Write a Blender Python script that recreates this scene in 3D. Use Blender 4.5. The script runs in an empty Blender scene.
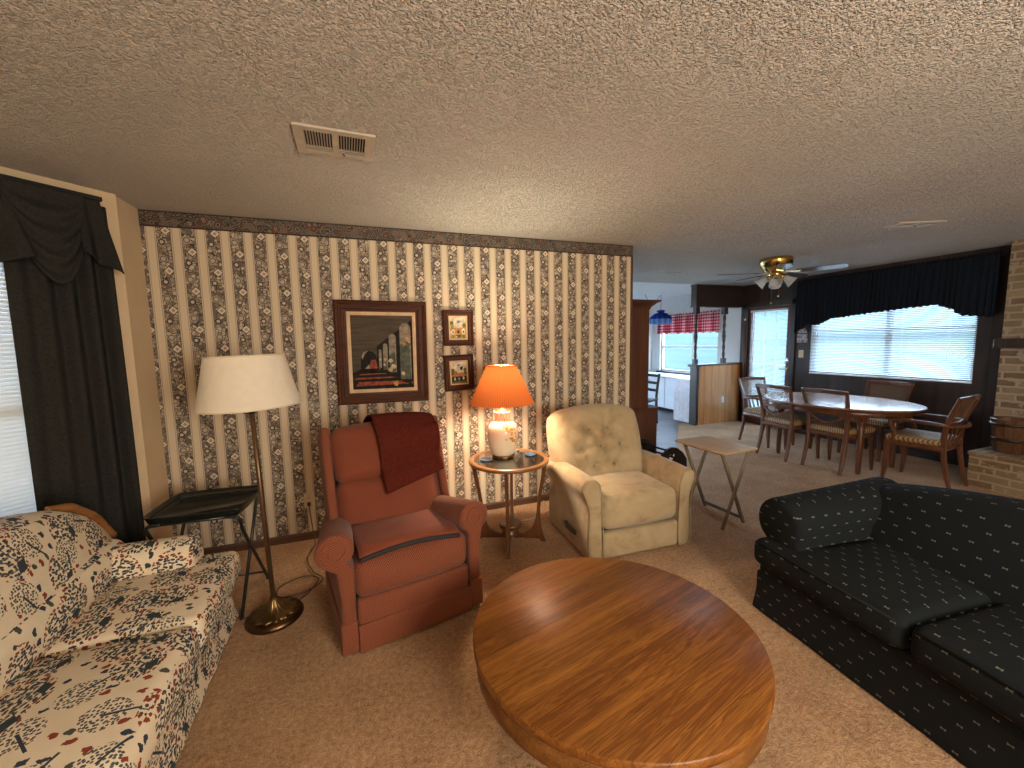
import bpy, bmesh, math, random
from mathutils import Vector, Matrix, noise
random.seed(7)
SC = bpy.context.scene
COL = SC.collection
PI = math.pi
V = Vector
H = 1.5248
FPX = 406.1
YW = 3.451          # papered wall
XR = 6.42           # panelled window wall
CEIL = 2.44

# ------------------------------------------------------------------ node helpers
class NT:
    def __init__(s, name):
        s.mat = bpy.data.materials.new(name); s.mat.use_nodes = True
        s.t = s.mat.node_tree; s.t.nodes.clear()
        s.out = s.t.nodes.new('ShaderNodeOutputMaterial')
    def n(s, typ, **kw):
        nd = s.t.nodes.new(typ)
        for k, v in kw.items():
            if k[0] == '_': setattr(nd, k[1:], v)
            else:
                key = int(k[1:]) if k[0] == 'i' and k[1:].isdigit() else k.replace('__', ' ')
                s.set(nd.inputs[key], v)
        return nd
    def set(s, sock, v):
        if hasattr(v, 'is_output') or isinstance(v, bpy.types.NodeSocket): s.t.links.new(v, sock)
        elif isinstance(v, bpy.types.Node): s.t.links.new(v.outputs[0], sock)
        else:
            if isinstance(v, (tuple, list)) and len(v) == 3 and sock.type == 'RGBA': v = (*v, 1)
            sock.default_value = v
    def m(s, op, a, b=0.0, c=0.0, clamp=False):
        nd = s.t.nodes.new('ShaderNodeMath'); nd.operation = op; nd.use_clamp = clamp
        s.set(nd.inputs[0], a); s.set(nd.inputs[1], b); s.set(nd.inputs[2], c)
        return nd.outputs[0]
    def vm(s, op, a, b=(0, 0, 0), scale=None):
        nd = s.t.nodes.new('ShaderNodeVectorMath'); nd.operation = op
        s.set(nd.inputs[0], a); s.set(nd.inputs[1], b)
        if scale is not None: s.set(nd.inputs[3], scale)
        return nd.outputs['Value'] if op in ('LENGTH', 'DISTANCE', 'DOT_PRODUCT') else nd.outputs[0]
    def mix(s, f, a, b, typ='MIX'):
        nd = s.t.nodes.new('ShaderNodeMix'); nd.data_type = 'RGBA'; nd.blend_type = typ
        s.set(nd.inputs[0], f); s.set(nd.inputs[6], a); s.set(nd.inputs[7], b)
        return nd.outputs[2]
    def co(s, which='Object'):
        return s.t.nodes.new('ShaderNodeTexCoord').outputs[which]
    def sep(s, v):
        return s.n('ShaderNodeSeparateXYZ', i0=v).outputs
    def comb(s, x, y, z):
        return s.n('ShaderNodeCombineXYZ', i0=x, i1=y, i2=z).outputs[0]
    def map(s, v, scale=(1, 1, 1), rot=(0, 0, 0), loc=(0, 0, 0)):
        return s.n('ShaderNodeMapping', Vector=v, Scale=scale, Rotation=rot, Location=loc).outputs[0]
    def noise(s, v, scale, detail=3.0, rough=0.5, dist=0.0, out=0):
        return s.n('ShaderNodeTexNoise', Vector=v, Scale=scale, Detail=detail, Roughness=rough, Distortion=dist).outputs[out]
    def vor(s, v, scale, feature='F1', rnd=1.0, dim='3D'):
        return s.n('ShaderNodeTexVoronoi', _feature=feature, _voronoi_dimensions=dim, Vector=v, Scale=scale, Randomness=rnd).outputs
    def ramp(s, f, stops, interp='LINEAR'):
        nd = s.t.nodes.new('ShaderNodeValToRGB'); nd.color_ramp.interpolation = interp
        e = nd.color_ramp.elements
        while len(e) < len(stops): e.new(0.5)
        for el, (p, c) in zip(e, stops):
            el.position = p; el.color = (*c, 1) if len(c) == 3 else c
        s.set(nd.inputs[0], f)
        return nd.outputs[0]
    def bump(s, h, strength=0.3, dist=0.01):
        return s.n('ShaderNodeBump', Height=h, Strength=strength, Distance=dist).outputs[0]
    def bsdf(s, color, rough=0.6, metal=0.0, normal=None, spec=0.5, **kw):
        nd = s.t.nodes.new('ShaderNodeBsdfPrincipled')
        s.set(nd.inputs['Base Color'], color); s.set(nd.inputs['Roughness'], rough)
        s.set(nd.inputs['Metallic'], metal); s.set(nd.inputs['Specular IOR Level'], spec)
        if normal is not None: s.set(nd.inputs['Normal'], normal)
        for k, v in kw.items(): s.set(nd.inputs[k.replace('__', ' ')], v)
        return nd.outputs[0]
    def done(s, sh):
        s.t.links.new(sh, s.out.inputs[0]); return s.mat

MATS = {}
def plain(name, c, rough=0.6, metal=0.0, var=0.08, scale=14.0, bump=0.0, spec=0.5, **kw):
    if name in MATS: return MATS[name]
    N = NT(name); co = N.co()
    f = N.noise(co, scale, 3)
    d = tuple(max(0, x * (1 - var * 1.6)) for x in c); l = tuple(min(1, x * (1 + var * 1.6)) for x in c)
    col = N.ramp(f, [(0.3, d), (0.7, l)])
    nrm = N.bump(N.noise(co, scale * 8, 2), bump, 0.004) if bump else None
    MATS[name] = N.done(N.bsdf(col, rough, metal, nrm, spec, **kw)); return MATS[name]

def wood(name, c1, c2, axis=0, scale=1.0, rough=0.4, ring=0.5, planks=None, spec=0.5, coat=0.0):
    """grain runs along local axis"""
    if name in MATS: return MATS[name]
    N = NT(name); co = N.co()
    sc = [9.0 * scale] * 3; sc[axis] = 0.55 * scale
    p = N.map(co, tuple(sc))
    if planks:                              # (axis across, width)
        ax, wd = planks
        cell = N.m('FLOOR', N.m('DIVIDE', N.sep(co)[ax], wd))
        rnd = N.n('ShaderNodeTexWhiteNoise', _noise_dimensions='1D', W=cell)
        off = N.vm('SCALE', rnd.outputs[1], scale=9.0)
        p = N.vm('ADD', p, off)
    a = N.noise(p, 1.6, 4, 0.55, 0.6)
    fine = N.noise(N.map(p, (7, 7, 7) if axis != 0 else (3, 9, 9)), 2.4, 3, 0.6)
    rings = N.m('FRACT', N.m('MULTIPLY', a, 9.0))
    rings = N.m('PINGPONG', rings, 0.5)
    f = N.m('ADD', N.m('MULTIPLY', a, 0.75), N.m('MULTIPLY', rings, 0.45 * ring))
    f = N.m('ADD', f, N.m('MULTIPLY', N.m('SUBTRACT', fine, 0.5), 0.55))
    if planks:
        f = N.m('ADD', f, N.m('MULTIPLY', N.m('SUBTRACT', rnd.outputs[0], 0.5), 0.22))
    col = N.ramp(f, [(0.28, c1), (0.55, tuple((x + y) / 2 for x, y in zip(c1, c2))), (0.82, c2)])
    if planks:
        e = N.m('ABSOLUTE', N.m('SUBTRACT', N.m('FRACT', N.m('DIVIDE', N.sep(co)[ax], wd)), 0.5))
        seam = N.m('GREATER_THAN', e, 0.5 - 0.0012 / wd)
        col = N.mix(N.m('MULTIPLY', seam, 0.6), col, tuple(x * 0.35 for x in c1))
    nrm = N.bump(fine, 0.08, 0.002)
    MATS[name] = N.done(N.bsdf(col, rough, 0, nrm, spec, Coat__Weight=coat, Coat__Roughness=0.25)); return MATS[name]

def metal(name, c, rough=0.3):
    return plain(name, c, rough, 1.0, 0.1, 20)

# ------------------------------------------------------------------ mesh helpers
def rotz(a): return Matrix.Rotation(a, 4, 'Z')
def T(x, y, z): return Matrix.Translation((x, y, z))
def catmull(pts, n=6, closed=False):
    pts = [V(p) for p in pts]; out = []; L = len(pts)
    rng = range(L if closed else L - 1)
    for i in rng:
        if closed: p0, p1, p2, p3 = pts[i - 1], pts[i], pts[(i + 1) % L], pts[(i + 2) % L]
        else:
            p1, p2 = pts[i], pts[i + 1]
            p0 = pts[i - 1] if i else p1 * 2 - p2
            p3 = pts[i + 2] if i + 2 < L else p2 * 2 - p1
        for k in range(n):
            t = k / n
            out.append(0.5 * ((2 * p1) + (p2 - p0) * t + (2 * p0 - 5 * p1 + 4 * p2 - p3) * t * t + (3 * p1 - p0 - 3 * p2 + p3) * t ** 3))
    if not closed: out.append(pts[-1])
    return out

class MB:
    def __init__(s): s.v = []; s.f = []; s.mi = []; s.sm = []
    def add(s, verts, faces, smooth=True, M=None, mi=0):
        o = len(s.v)
        for p in verts:
            p = V(p); s.v.append(M @ p if M is not None else p)
        for f in faces: s.f.append([o + i for i in f]); s.mi.append(mi); s.sm.append(smooth)
    def box(s, size, c=(0, 0, 0), r=0.004, M=None, mi=0):
        return s.rc(size, c, r, 1, 0, M=M, smooth=False, mi=mi)
    def span(s, a, b, r=0.004, M=None, mi=0):
        a, b = V(a), V(b)
        return s.box(tuple(abs(x) for x in (b - a)), tuple((a + b) / 2), r, M, mi)
    def rc(s, size, c=(0, 0, 0), r=0.03, k=3, n=6, puff=(0, 0, 0), fn=None, M=None, smooth=True, mi=0):
        h = [x / 2 for x in size]; r = min([r] + [x * 0.98 for x in h])
        ns = n if isinstance(n, (tuple, list)) else (n, n, n)
        ax = []
        for a in range(3):
            i = h[a] - r
            co = [-h[a] + r * j / k for j in range(k)] + [-i + 2 * i * j / (ns[a] + 1) for j in range(ns[a] + 2)] + [i + r * j / k for j in range(1, k + 1)]
            ax.append(co)
        idx = {}; vs = []; fs = []
        def vid(i, j, l):
            key = (i, j, l)
            if key not in idx:
                p = V((ax[0][i], ax[1][j], ax[2][l]))
                q = V([max(-(h[a] - r), min(h[a] - r, p[a])) for a in range(3)])
                d = p - q
                if d.length > 1e-9:
                    m_ = max(abs(x) for x in d)
                    p = q + d.normalized() * m_ if sum(abs(x) > 1e-9 for x in d) > 1 else p
                u = [p[a] / h[a] for a in range(3)]
                e = [1 - min(1, x * x) for x in u]
                o = V((puff[0] * u[0] * e[1] * e[2], puff[1] * u[1] * e[0] * e[2], puff[2] * u[2] * e[0] * e[1]))
                p = p + o
                if fn: p = fn(p, u)
                idx[key] = len(vs); vs.append(V(p) + V(c))
            return idx[key]
        n0, n1, n2 = (len(x) - 1 for x in ax)
        for i in range(n0):
            for j in range(n1):
                fs.append((vid(i, j, 0), vid(i, j + 1, 0), vid(i + 1, j + 1, 0), vid(i + 1, j, 0)))
                fs.append((vid(i, j, n2), vid(i + 1, j, n2), vid(i + 1, j + 1, n2), vid(i, j + 1, n2)))
        for i in range(n0):
            for l in range(n2):
                fs.append((vid(i, 0, l), vid(i + 1, 0, l), vid(i + 1, 0, l + 1), vid(i, 0, l + 1)))
                fs.append((vid(i, n1, l), vid(i, n1, l + 1), vid(i + 1, n1, l + 1), vid(i + 1, n1, l)))
        for j in range(n1):
            for l in range(n2):
                fs.append((vid(0, j, l), vid(0, j, l + 1), vid(0, j + 1, l + 1), vid(0, j + 1, l)))
                fs.append((vid(n0, j, l), vid(n0, j + 1, l), vid(n0, j + 1, l + 1), vid(n0, j, l + 1)))
        s.add(vs, fs, smooth, M, mi)
    def tube(s, pts, r, segs=10, M=None, cap=True, mi=0, closed=False, flat=1.0):
        pts = [V(p) for p in pts]; n = len(pts)
        rr = r if isinstance(r, (list, tuple)) else [r] * n
        vs = []; fs = []; up = None
        for i, p in enumerate(pts):
            t = (pts[(i + 1) % n] - pts[i - 1]) if closed else (pts[min(i + 1, n - 1)] - pts[max(i - 1, 0)])
            t.normalize()
            if up is None:
                up = V((0, 0, 1)) if abs(t.z) < 0.9 else V((0, 1, 0))
            x = up.cross(t).normalized(); y = t.cross(x).normalized(); up = y
            for k in range(segs):
                a = 2 * PI * k / segs
                vs.append(p + (x * math.cos(a) + y * math.sin(a) * flat) * rr[i])
        m = n if closed else n - 1
        for i in range(m):
            for k in range(segs):
                a = i * segs + k; b = i * segs + (k + 1) % segs
                c = ((i + 1) % n) * segs + (k + 1) % segs; d = ((i + 1) % n) * segs + k
                fs.append((a, b, c, d))
        if cap and not closed:
            fs.append(tuple(range(segs))[::-1]); fs.append(tuple(range((n - 1) * segs, n * segs)))
        s.add(vs, fs, True, M, mi)
    def bar(s, pts, w, d, M=None, up=(0, 1, 0), mi=0, smooth=False):
        """rectangular section swept along pts; w across (perp to up), d along up; w,d may be lists"""
        pts = [V(p) for p in pts]; n = len(pts); vs = []; fs = []
        W = w if isinstance(w, (list, tuple)) else [w] * n; D = d if isinstance(d, (list, tuple)) else [d] * n
        for i, p in enumerate(pts):
            t = (pts[min(i + 1, n - 1)] - pts[max(i - 1, 0)]).normalized()
            x = V(up).cross(t).normalized(); y = t.cross(x).normalized()
            b = 0.18 * min(W[i], D[i])
            for (a, c) in ((1, 1), (-1, 1), (-1, -1), (1, -1)):
                px, py = a * W[i] / 2, c * D[i] / 2
                q1 = p + x * (px - a * b) + y * py; q2 = p + x * px + y * (py - c * b)
                if (a, c) in ((1, 1), (-1, -1)): vs += [q2, q1]
                else: vs += [q1, q2]
        for i in range(n - 1):
            for k in range(8):
                fs.append((i * 8 + k, i * 8 + (k + 1) % 8, (i + 1) * 8 + (k + 1) % 8, (i + 1) * 8 + k))
        fs.append(tuple(range(8))[::-1]); fs.append(tuple(range((n - 1) * 8, n * 8)))
        s.add(vs, fs, smooth, M, mi)
    def lathe(s, prof, segs=32, M=None, mi=0, c=(0, 0, 0), smooth=True, fn=None):
        vs = []; fs = []; n = len(prof)
        for (r, z) in prof:
            for k in range(segs):
                a = 2 * PI * k / segs
                rr = r * (fn(a, z) if fn else 1)
                vs.append(V((rr * math.cos(a), rr * math.sin(a), z)) + V(c))
        for i in range(n - 1):
            for k in range(segs):
                fs.append((i * segs + k, i * segs + (k + 1) % segs, (i + 1) * segs + (k + 1) % segs, (i + 1) * segs + k))
        if prof[0][0] > 1e-5: fs.append(tuple(range(segs))[::-1])
        if prof[-1][0] > 1e-5: fs.append(tuple(range((n - 1) * segs, n * segs)))
        s.add(vs, fs, smooth, M, mi)
    def prism(s, poly, t, M=None, mi=0, smooth=False):
        """poly in local xz, thickness t along y centred"""
        n = len(poly)
        vs = [(x, -t / 2, z) for x, z in poly] + [(x, t / 2, z) for x, z in poly]
        fs = [tuple(range(n)), tuple(range(2 * n - 1, n - 1, -1))]
        fs += [(i, n + i, n + (i + 1) % n, (i + 1) % n) for i in range(n)]
        s.add(vs, fs, smooth, M, mi)
    def profile(s, poly, y0, y1, r=0.02, k=3, fn=None, M=None, ny=8, mi=0):
        """closed xz outline swept from y0 to y1 with rounded ends (offset inward)"""
        n = len(poly); P = [V((x, 0, z)) for x, z in poly]
        nrm = []
        for i in range(n):
            e = P[(i + 1) % n] - P[i - 1]; nrm.append(V((e.z, 0, -e.x)).normalized())
        area = sum(P[i].x * P[(i + 1) % n].z - P[(i + 1) % n].x * P[i].z for i in range(n))
        if area < 0: nrm = [-x for x in nrm]
        st = []
        for j in range(k + 1):
            a = PI / 2 * j / k; st.append((y0 + r * (1 - math.sin(a)), r * (1 - math.cos(a))))
        st = st[::-1]
        st2 = [(y0 + y1 - y, o) for y, o in st][::-1]
        mid = [(st[-1][0] + (st2[0][0] - st[-1][0]) * j / ny, 0) for j in range(1, ny)]
        rings = st + mid + st2
        vs = []; fs = []
        for y, o in rings:
            for i in range(n):
                p = P[i] - nrm[i] * o; p = V((p.x, y, p.z)); vs.append(fn(p) if fn else p)
        for a in range(len(rings) - 1):
            for i in range(n):
                fs.append((a * n + i, a * n + (i + 1) % n, (a + 1) * n + (i + 1) % n, (a + 1) * n + i))
        fs.append(tuple(range(n))[::-1]); b = (len(rings) - 1) * n; fs.append(tuple(range(b, b + n)))
        s.add(vs, fs, True, M, mi)
    def sheet(s, fn, nu, nv, t=0.004, M=None, mi=0):
        g = [[V(fn(i / nu, j / nv)) for j in range(nv + 1)] for i in range(nu + 1)]
        vs = []; fs = []
        W = nv + 1
        for side in (1, -1):
            for i in range(nu + 1):
                for j in range(nv + 1):
                    a = g[min(i + 1, nu)][j] - g[max(i - 1, 0)][j]; b = g[i][min(j + 1, nv)] - g[i][max(j - 1, 0)]
                    nn = a.cross(b); nn = nn.normalized() if nn.length > 1e-12 else V((0, 0, 1))
                    vs.append(g[i][j] + nn * side * t / 2)
        o = (nu + 1) * W
        for i in range(nu):
            for j in range(nv):
                q = (i * W + j, (i + 1) * W + j, (i + 1) * W + j + 1, i * W + j + 1)
                fs.append(q); fs.append(tuple(o + x for x in q[::-1]))
        for i in range(nu):
            fs.append((i * W, o + i * W, o + (i + 1) * W, (i + 1) * W))
            fs.append((i * W + nv, (i + 1) * W + nv, o + (i + 1) * W + nv, o + i * W + nv))
        for j in range(nv):
            fs.append((j, j + 1, o + j + 1, o + j)); b = nu * W
            fs.append((b + j, o + b + j, o + b + j + 1, b + j + 1))
        s.add(vs, fs, True, M, mi)
    def build(s, name, mats, parent=None, uv=False, loc=None, rot=0.0):
        me = bpy.data.meshes.new(name)
        me.from_pydata([tuple(v) for v in s.v], [], s.f)
        if not isinstance(mats, (list, tuple)): mats = [mats]
        for m in mats: me.materials.append(m)
        me.polygons.foreach_set('material_index', s.mi)
        me.polygons.foreach_set('use_smooth', s.sm)
        me.update()
        bm = bmesh.new(); bm.from_mesh(me); bmesh.ops.recalc_face_normals(bm, faces=bm.faces)
        if uv:
            lay = bm.loops.layers.uv.new('UVMap')
            for f in bm.faces:
                nn = f.normal; a = [abs(x) for x in nn]
                if uv == 'cyl': pass
                k = a.index(max(a))
                for l in f.loops:
                    p = l.vert.co
                    l[lay].uv = ((p.y, p.z), (p.x, p.z), (p.x, p.y))[k]
        bm.to_mesh(me); bm.free()
        o = bpy.data.objects.new(name, me); COL.objects.link(o)
        if parent is not None: o.parent = parent
        if loc is not None: o.location = loc
        if rot: o.rotation_euler = (0, 0, rot)
        return o

def tag(o, label=None, cat=None, group=None, kind=None):
    if label: o['label'] = label
    if cat: o['category'] = cat
    if group: o['group'] = group
    if kind: o['kind'] = kind
    return o
def thing(name, label, cat, loc=(0, 0, 0), rz=0.0, group=None):
    o = bpy.data.objects.new(name, None); COL.objects.link(o)
    o.location = loc; o.rotation_euler = (0, 0, rz); o.empty_display_size = 0.1
    return tag(o, label, cat, group)
def struct(mb, name, mats, **kw):
    o = mb.build(name, mats, **kw); o['kind'] = 'structure'; return o
def dup(root, loc, rz, label=None, group=None):
    r = root.copy(); COL.objects.link(r); r.location = loc; r.rotation_euler = (0, 0, rz)
    if label: r['label'] = label
    if group: r['group'] = group
    for ch in list(root.children):
        c = ch.copy(); COL.objects.link(c); c.parent = r
        for g in ch.children:
            d = g.copy(); COL.objects.link(d); d.parent = c
    return r
# ------------------------------------------------------------------ materials
def m_ceiling():
    N = NT('popcorn_ceiling'); co = N.co()
    v = N.vor(co, 92)[0]; v2 = N.vor(co, 170)[0]
    n1 = N.noise(co, 55, 3, 0.6)
    mr = N.n('ShaderNodeMapRange', _interpolation_type='SMOOTHSTEP', Value=N.noise(co, 92, 2, 0.5), i1=0.47, i2=0.66)
    lump = N.m('MULTIPLY', N.m('SUBTRACT', 0.55, v, clamp=True), N.m('ADD', 0.2, n1))
    h = N.m('ADD', N.m('ADD', N.m('MULTIPLY', mr, 0.55), N.m('MULTIPLY', lump, 0.6)), N.m('MULTIPLY', N.m('SUBTRACT', 0.6, v2, clamp=True), 0.25))
    col = N.ramp(N.noise(co, 1.3, 2), [(0.3, (0.54, 0.51, 0.47)), (0.7, (0.60, 0.565, 0.52))])
    return N.done(N.bsdf(col, 0.85, 0, N.bump(h, 1.0, 0.017), 0.35))
def m_carpet():
    N = NT('tan_carpet'); co = N.co()
    n1 = N.noise(co, 150, 3, 0.75); n2 = N.noise(co, 3.2, 4, 0.6); n3 = N.noise(co, 45, 3, 0.7)
    f = N.m('ADD', N.m('MULTIPLY', n1, 0.5), N.m('ADD', N.m('MULTIPLY', n2, 0.22), N.m('MULTIPLY', n3, 0.38)))
    col = N.ramp(f, [(0.38, (0.135, 0.066, 0.029)), (0.54, (0.45, 0.255, 0.128)), (0.70, (0.72, 0.47, 0.265))])
    h = N.m('ADD', N.m('MULTIPLY', n1, 0.7), n3)
    return N.done(N.bsdf(col, 0.95, 0, N.bump(h, 1.0, 0.016), 0.1, Sheen__Weight=0.15))
def m_wallpaper():
    N = NT('striped_wallpaper'); co = N.co(); x, y, z = N.sep(co)
    Pd = 0.1405
    u = N.m('DIVIDE', N.m('ADD', x, 1.189 + Pd * 20), Pd)
    k = N.m('FLOOR', u); fr = N.m('FRACT', u)
    dark = N.m('GREATER_THAN', fr, 0.41)
    # light stripe with thin side lines
    e = N.m('ABSOLUTE', N.m('SUBTRACT', fr, 0.205))
    fine = N.noise(N.map(co, (400, 1, 1.2)), 1.0, 1)
    lc = N.mix(N.m('MULTIPLY', fine, 0.5), (0.62, 0.53, 0.395), (0.50, 0.425, 0.315))
    side = N.m('MULTIPLY', N.m('GREATER_THAN', e, 0.135), N.m('LESS_THAN', e, 0.178))
    lc = N.mix(N.m('MULTIPLY', side, 0.65), lc, (0.30, 0.23, 0.16))
    # dark stripe ground
    dv = N.map(co, (1, 0, 1))
    vd = N.vor(dv, 46, 'DISTANCE_TO_EDGE')[0]
    vc = N.sep(N.vor(dv, 46)[1])[0]
    ring = N.m('FRACT', N.m('MULTIPLY', N.vor(dv, 46)[0], 5.0))
    g = N.ramp(vc, [(0.0, (0.17, 0.135, 0.11)), (0.22, (0.36, 0.30, 0.235)), (0.5, (0.24, 0.20, 0.165)), (0.68, (0.46, 0.39, 0.30)), (0.86, (0.58, 0.50, 0.385))], 'CONSTANT')
    g = N.mix(N.m('MULTIPLY', N.m('LESS_THAN', ring, 0.24), 0.8), g, (0.05, 0.038, 0.033))
    g = N.mix(N.m('LESS_THAN', vd, 0.055), g, (0.05, 0.04, 0.035))
    # motifs
    lx = N.m('MULTIPLY', N.m('SUBTRACT', fr, 0.41), Pd)
    half = N.m('MULTIPLY', N.m('MODULO', k, 2.0), 0.5)
    fv = N.m('FRACT', N.m('ADD', N.m('DIVIDE', z, 0.265), N.m('ADD', half, 0.27)))
    def d2(cx, cz):
        return N.m('SUBTRACT', lx, cx), N.m('MULTIPLY', N.m('SUBTRACT', fv, cz), 0.265)
    a, b = d2(0.054, 0.5)
    dm = N.m('ADD', N.m('ABSOLUTE', a), N.m('ABSOLUTE', b))
    g = N.mix(N.m('LESS_THAN', dm, 0.033), g, (0.05, 0.04, 0.04))
    g = N.mix(N.m('LESS_THAN', dm, 0.027), g, (0.64, 0.55, 0.42))
    g = N.mix(N.m('LESS_THAN', dm, 0.013), g, (0.30, 0.25, 0.22))
    a, b = d2(0.028, 0.22)
    dc = N.m('SQRT', N.m('ADD', N.m('MULTIPLY', a, a), N.m('MULTIPLY', b, b)))
    g = N.mix(N.m('LESS_THAN', dc, 0.019), g, (0.045, 0.035, 0.035))
    g = N.mix(N.m('LESS_THAN', dc, 0.011), g, (0.50, 0.42, 0.33))
    a, b = d2(0.028, 0.80)
    dc = N.m('SQRT', N.m('ADD', N.m('MULTIPLY', a, a), N.m('MULTIPLY', b, b)))
    g = N.mix(N.m('LESS_THAN', dc, 0.024), g, (0.42, 0.36, 0.28))
    g = N.mix(N.m('LESS_THAN', N.m('ABSOLUTE', N.m('SUBTRACT', dc, 0.017)), 0.003), g, (0.10, 0.08, 0.07))
    edge = N.m('LESS_THAN', N.m('MINIMUM', N.m('SUBTRACT', fr, 0.41), N.m('SUBTRACT', 1.0, fr)), 0.03)
    g = N.mix(N.m('MULTIPLY', edge, 0.7), g, (0.16, 0.12, 0.10))
    col = N.mix(dark, lc, g)
    return N.done(N.bsdf(col, 0.62, 0, None, 0.3))
def m_border():
    N = NT('paisley_border'); co = N.co(); x, y, z = N.sep(co)
    dv = N.map(co, (1, 0, 1))
    vd = N.vor(dv, 24)
    swirl = N.m('FRACT', N.m('ADD', N.m('MULTIPLY', vd[0], 3.4), N.noise(dv, 30, 2)))
    c = N.ramp(N.sep(vd[1])[1], [(0, (0.05, 0.035, 0.03)), (0.35, (0.10, 0.045, 0.035)), (0.6, (0.075, 0.075, 0.068)), (0.85, (0.14, 0.095, 0.07))], 'CONSTANT')
    c = N.mix(N.m('LESS_THAN', swirl, 0.22), c, (0.20, 0.165, 0.13))
    c = N.mix(N.m('GREATER_THAN', swirl, 0.85), c, (0.025, 0.018, 0.016))
    dz = N.m('ABSOLUTE', N.m('SUBTRACT', z, 2.388))
    c = N.mix(N.m('GREATER_THAN', dz, 0.044), c, (0.03, 0.018, 0.014))
    return N.done(N.bsdf(c, 0.6, 0, None, 0.3))
def m_floral():
    N = NT('floral_upholstery'); uv = N.co('UV')
    uv = N.vm('ADD', uv, N.vm('SCALE', N.vm('SUBTRACT', N.noise(uv, 6, 2, out=1), (0.5, 0.5, 0.5)), scale=0.02))
    S = 6.6
    big = N.vor(uv, S, 'F1', 0.75, '2D'); rnd = N.sep(big[1]); ctr = big[2]
    dist = big[0]
    d = N.vm('SUBTRACT', uv, ctr)
    ang = N.m('MULTIPLY', N.m('SUBTRACT', rnd[1], 0.5), 2.4)
    d = N.n('ShaderNodeVectorRotate', _rotation_type='Z_AXIS', Vector=d, Angle=ang).outputs[0]
    dx, dy, dz = N.sep(d)
    cream = N.ramp(N.noise(uv, 9, 3), [(0.3, (0.66, 0.56, 0.41)), (0.7, (0.74, 0.64, 0.49))])
    small = N.vor(uv, 92, 'F1', 0.75, '2D'); srnd = N.sep(small[1])
    mid = N.vor(N.vm('ADD', N.vm('MULTIPLY', uv, (1.0, 1.6, 1)), N.vm('SCALE', N.noise(uv, 40, 2, out=1), scale=0.022)), 52, 'F1', 0.95, '2D'); mrnd = N.sep(mid[1])
    navy, rust, grn = (0.035, 0.045, 0.07), (0.24, 0.045, 0.022), (0.07, 0.075, 0.06)
    # sparse leaves and buds in between
    spr = N.vor(N.vm('ADD', N.vm('MULTIPLY', uv, (1.3, 1.0, 1)), N.vm('SCALE', N.noise(uv, 55, 2, out=1), scale=0.030)), 20, 'F1', 1.0, '2D'); prnd = N.sep(spr[1])
    leaf = N.m('MULTIPLY', N.m('LESS_THAN', spr[0], 0.25), N.m('GREATER_THAN', prnd[0], 0.40))
    lc = N.ramp(prnd[1], [(0, navy), (0.4, rust), (0.75, grn)], 'CONSTANT')
    col = N.mix(leaf, cream, lc)
    # dotted trees
    typA = N.m('LESS_THAN', rnd[0], 0.42)
    rr = N.m('SQRT', N.m('ADD', N.m('MULTIPLY', dx, dx), N.m('MULTIPLY', N.m('SUBTRACT', dy, 0.012), N.m('SUBTRACT', dy, 0.012))))
    inA = N.m('MULTIPLY', typA, N.m('LESS_THAN', rr, 0.058))
    col = N.mix(inA, col, cream)
    dots = N.m('MULTIPLY', inA, N.m('LESS_THAN', small[0], 0.36))
    col = N.mix(dots, col, N.ramp(srnd[0], [(0, (0.06, 0.075, 0.085)), (0.6, (0.10, 0.10, 0.09))], 'CONSTANT'))
    trunk = N.m('MULTIPLY', typA, N.m('MULTIPLY', N.m('LESS_THAN', N.m('ABSOLUTE', dx), 0.004), N.m('LESS_THAN', N.m('ABSOLUTE', N.m('ADD', dy, 0.03)), 0.045)))
    col = N.mix(trunk, col, navy)
    # leafy bouquets with rust edge
    typB = N.m('GREATER_THAN', rnd[0], 0.42)
    rb = N.m('SQRT', N.m('ADD', N.m('MULTIPLY', N.m('MULTIPLY', dx, dx), 0.8), N.m('MULTIPLY', dy, dy)))
    inB = N.m('MULTIPLY', typB, N.m('LESS_THAN', rb, 0.075))
    col = N.mix(inB, col, cream)
    lf = N.m('MULTIPLY', inB, N.m('LESS_THAN', mid[0], 0.39))
    bc = N.mix(N.m('GREATER_THAN', N.m('ADD', rb, N.m('MULTIPLY', mrnd[0], 0.03)), 0.077), N.ramp(mrnd[1], [(0, navy), (0.5, (0.05, 0.055, 0.055)), (0.8, (0.09, 0.10, 0.10))], 'CONSTANT'), rust)
    col = N.mix(lf, col, bc)
    ba = N.m('ARCTAN2', N.m('ADD', dy, 0.06), dx)
    br = N.m('ABSOLUTE', N.m('SUBTRACT', N.m('FRACT', N.m('ADD', N.m('MULTIPLY', ba, 2.2), N.m('MULTIPLY', N.noise(uv, 30, 2), 0.8))), 0.5))
    br = N.m('MULTIPLY', N.m('MULTIPLY', typB, N.m('LESS_THAN', br, 0.075)), N.m('MULTIPLY', N.m('LESS_THAN', rb, 0.062), N.m('GREATER_THAN', dy, -0.055)))
    col = N.mix(br, col, (0.07, 0.075, 0.08))
    core = N.m('MULTIPLY', typB, N.m('LESS_THAN', N.m('ADD', N.m('MULTIPLY', N.m('ABSOLUTE', dx), 0.6), N.m('ABSOLUTE', N.m('ADD', dy, 0.045))), 0.020))
    col = N.mix(core, col, (0.035, 0.05, 0.06))
    return N.done(N.bsdf(col, 0.85, 0, N.bump(N.noise(uv, 500, 1), 0.15, 0.002), 0.2))
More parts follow.
